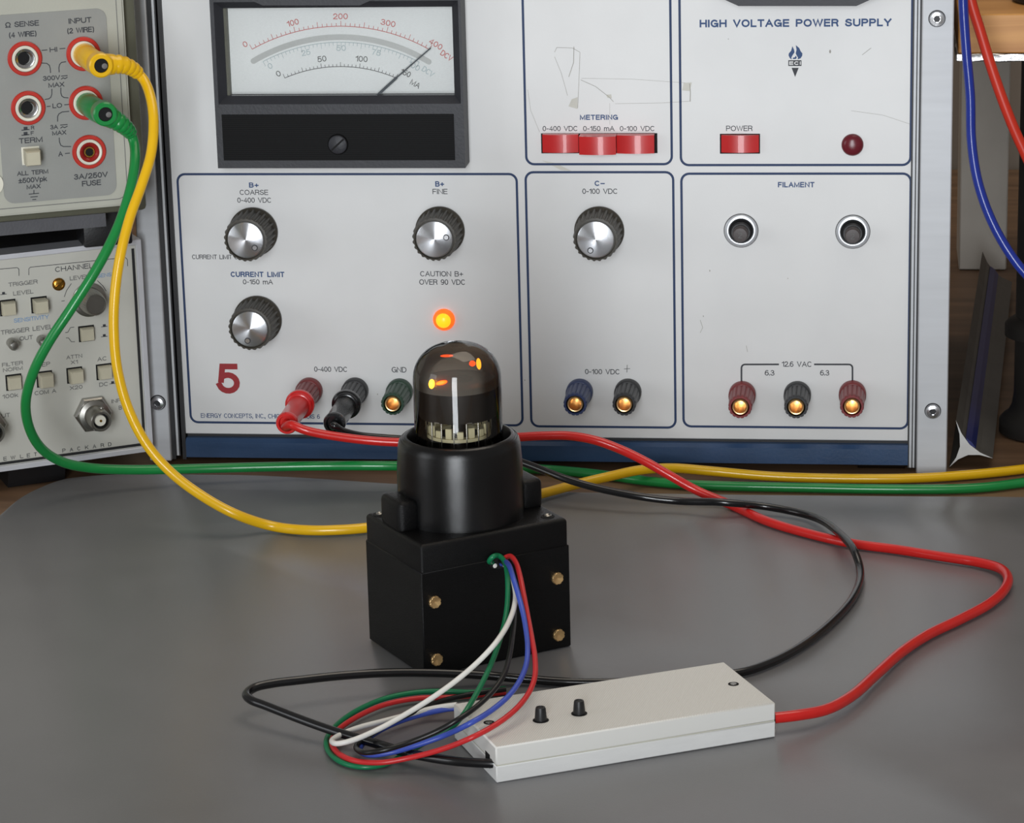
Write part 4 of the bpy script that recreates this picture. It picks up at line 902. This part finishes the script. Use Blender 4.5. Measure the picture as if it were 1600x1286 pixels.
# ================================================================ right background
# triangular scale ruler lying beside the supply
RF = Face((0, 0.006, 0), 0)
tips = [RF.hit(1493.5,660), RF.hit(1483,733), RF.hit(1551,719)]
cx3 = sum(t[0] for t in tips)/3; cz3 = sum(t[1] for t in tips)/3; lowz = min(t[1] for t in tips)
tips = [(x, y-lowz+.0006) for x, y in tips]; cz3 = cz3-lowz+.0006
def star(s=1.0, cc=None):
    out = []
    for i in range(3):
        a_ = Vector(tips[i]); b_ = Vector(tips[(i+1)%3]); c_ = Vector((cx3, cz3)); mid = (a_+b_)/2
        out.append(tuple(a_)); out.append(tuple(a_*.50+mid*.10+c_*.40)); out.append(tuple(mid*.44+c_*.56)); out.append(tuple(b_*.50+mid*.10+c_*.40))
    return out
SR = thing('scale_ruler', 'grey triangular scale ruler with blue stripe beside the power supply', 'ruler', (cx3, .006, .0006))
axis = Vector((.023, .350, 0)).normalized(); LEN = .345
def sweep(bm, pts, y0, y1):
    A = [bm.verts.new(Vector((x, .006, z)) + axis*y0) for x, z in pts]; B = [bm.verts.new(Vector((x, .006, z)) + axis*y1) for x, z in pts]
    for i in range(len(pts)): bm.faces.new((A[i], A[(i+1)%len(pts)], B[(i+1)%len(pts)], B[i]))
    bm.faces.new(A[::-1]); bm.faces.new(B)
st = star()
bm = new(); sweep(bm, st, .0004, LEN); obj('ruler_body', bm, 'ruler_grey', SR, smooth=False)
bm = new(); sweep(bm, st, 0, .0004); obj('ruler_end', bm, 'ruler_end', SR, smooth=False, label='bare three pointed metal end')
v1 = Vector(st[11]) if False else Vector(st[9]); 
g0, g1, g2 = Vector(st[9]), Vector(st[10]), Vector(st[11])       # valley between right tip and top tip
nrm = (g1-Vector((cx3, cz3))).normalized()
bm = new(); sweep(bm, [tuple(g1*.45+g0*.55+nrm*.0003), tuple(g1-nrm*.0002), tuple(g1*.45+g2*.55+nrm*.0003), tuple(g1+nrm*.0014)], .0006, LEN-.001); obj('blue_stripe', bm, 'ruler_blue', SR, smooth=False, label='blue groove stripe')

# shelf with black legs and grey upright
SH = thing('shelf_unit', 'pine shelf on a black round leg at the right edge', 'shelf', (0.08, 0.07, 0.0))
YS = .035
zs0, zs1, zf0 = PY(1545, 83.5, YS).z, PY(1545, 22, YS).z, PY(1545, 96, YS).z
xs0 = .034
bm = new(); box(bm, xs0+.001, .40, YS, .46, zs0, zs1, bev=.0006, seg=1); obj('shelf_board', bm, 'pine', SH)
bm = new(); box(bm, xs0, .40, YS-.0008, .46, zf0, zs0, bev=.0005, seg=1)
bmesh.ops.subdivide_edges(bm, edges=[e for e in bm.edges if e.calc_length() > .1], cuts=60)
for v in bm.verts: v.co.z += random.uniform(-.0004, .0004); v.co.y += random.uniform(-.0003, .0002)
obj('foil_edging', bm, 'foil', SH, label='crinkled silver edging under the board')
lc = TZ(1633, 676, 0); R1 = .0215
ML = Matrix.Translation(lc)
bm = new(); lathe(bm, [(R1-.001,.0002),(R1,.001),(R1,.0065),(R1-.0015,.0085),(.0175,.0105),(.0158,.0140),(.0150,.020),(.0148,zf0-.0002)], ML, 48); obj('leg', bm, 'stand_black', SH)
zk = PY(1570, 522, lc.y).z
bm = new(); lathe(bm, [(.0150,zk-.001),(.0198,zk),(.0198,zk+.005),(.0185,zk+.0065),(.0150,zk+.009)], ML, 48); obj('leg_collar', bm, 'stand_black', SH)
M2 = Matrix.Translation((lc.x+.002, YS+.040, zs1))
bm = new(); lathe(bm, [(R1-.001,.0001),(R1,.001),(R1,.0065),(.0185,.009),(.0155,.014),(.0148,.03),(.0148,.20)], M2, 48); obj('leg', bm, 'stand_black', SH)
up = thing('side_panel', 'pale grey upright panel under the pine shelf behind the ruler', 'panel', (.05, .40, 0))
xa, xb = PY(1500, 300, .40).x, PY(1575, 300, .40).x
bm = new(); box(bm, xa, xb, .40, .455, .0003, zf0-.0008, bev=.0008, seg=1); obj('panel_board', bm, 'upright_grey', up)

# hanging cables at top right
def hang(label, m, pts, r):
    bm = new(); tube(bm, smooth_path(pts, 8), r, 12); P = pts[len(pts)//2]
    o = obj('hanging_cable', bm, m, base=tuple(P)); tag(o, label, 'cable')
hang('blue cable hanging in front of the pine shelf', 'blue_vinyl', [Vector((.02,.15,.40)), Vector((.036,.04,.345)), PY(1506,-140,-.008), PY(1506,-60,-.012), PY(1505,0,-.012), PY(1510,80,-.012), PY(1516,150,-.012), PY(1518,220,-.012), PY(1527,280,-.014), PY(1545,335,-.016), PY(1569,382,-.018), PY(1600,425,-.020), PY(1660,480,-.02), Vector((.13,-.02,.04)), Vector((.17,-.036,.012)), Vector((.23,-.046,.0028)), Vector((.36,-.030,.0026)), Vector((.55,.0,.0026))], .0021)
hang('dark red cable hanging in front of the pine shelf', 'dark_red_vinyl', [Vector((.03,.16,.38)), Vector((.038,.05,.33)), PY(1506,-130,-.002), PY(1508,-60,-.006), PY(1517,0,-.006), PY(1532,50,-.008), PY(1549,105,-.009), PY(1570,165,-.010), PY(1595,225,-.010), PY(1640,310,-.010), Vector((.115,-.008,.085)), Vector((.17,.0,.045)), Vector((.23,.02,.012)), Vector((.29,.04,.0028)), Vector((.40,.125,.0028)), Vector((.55,.16,.0028))], .0023)
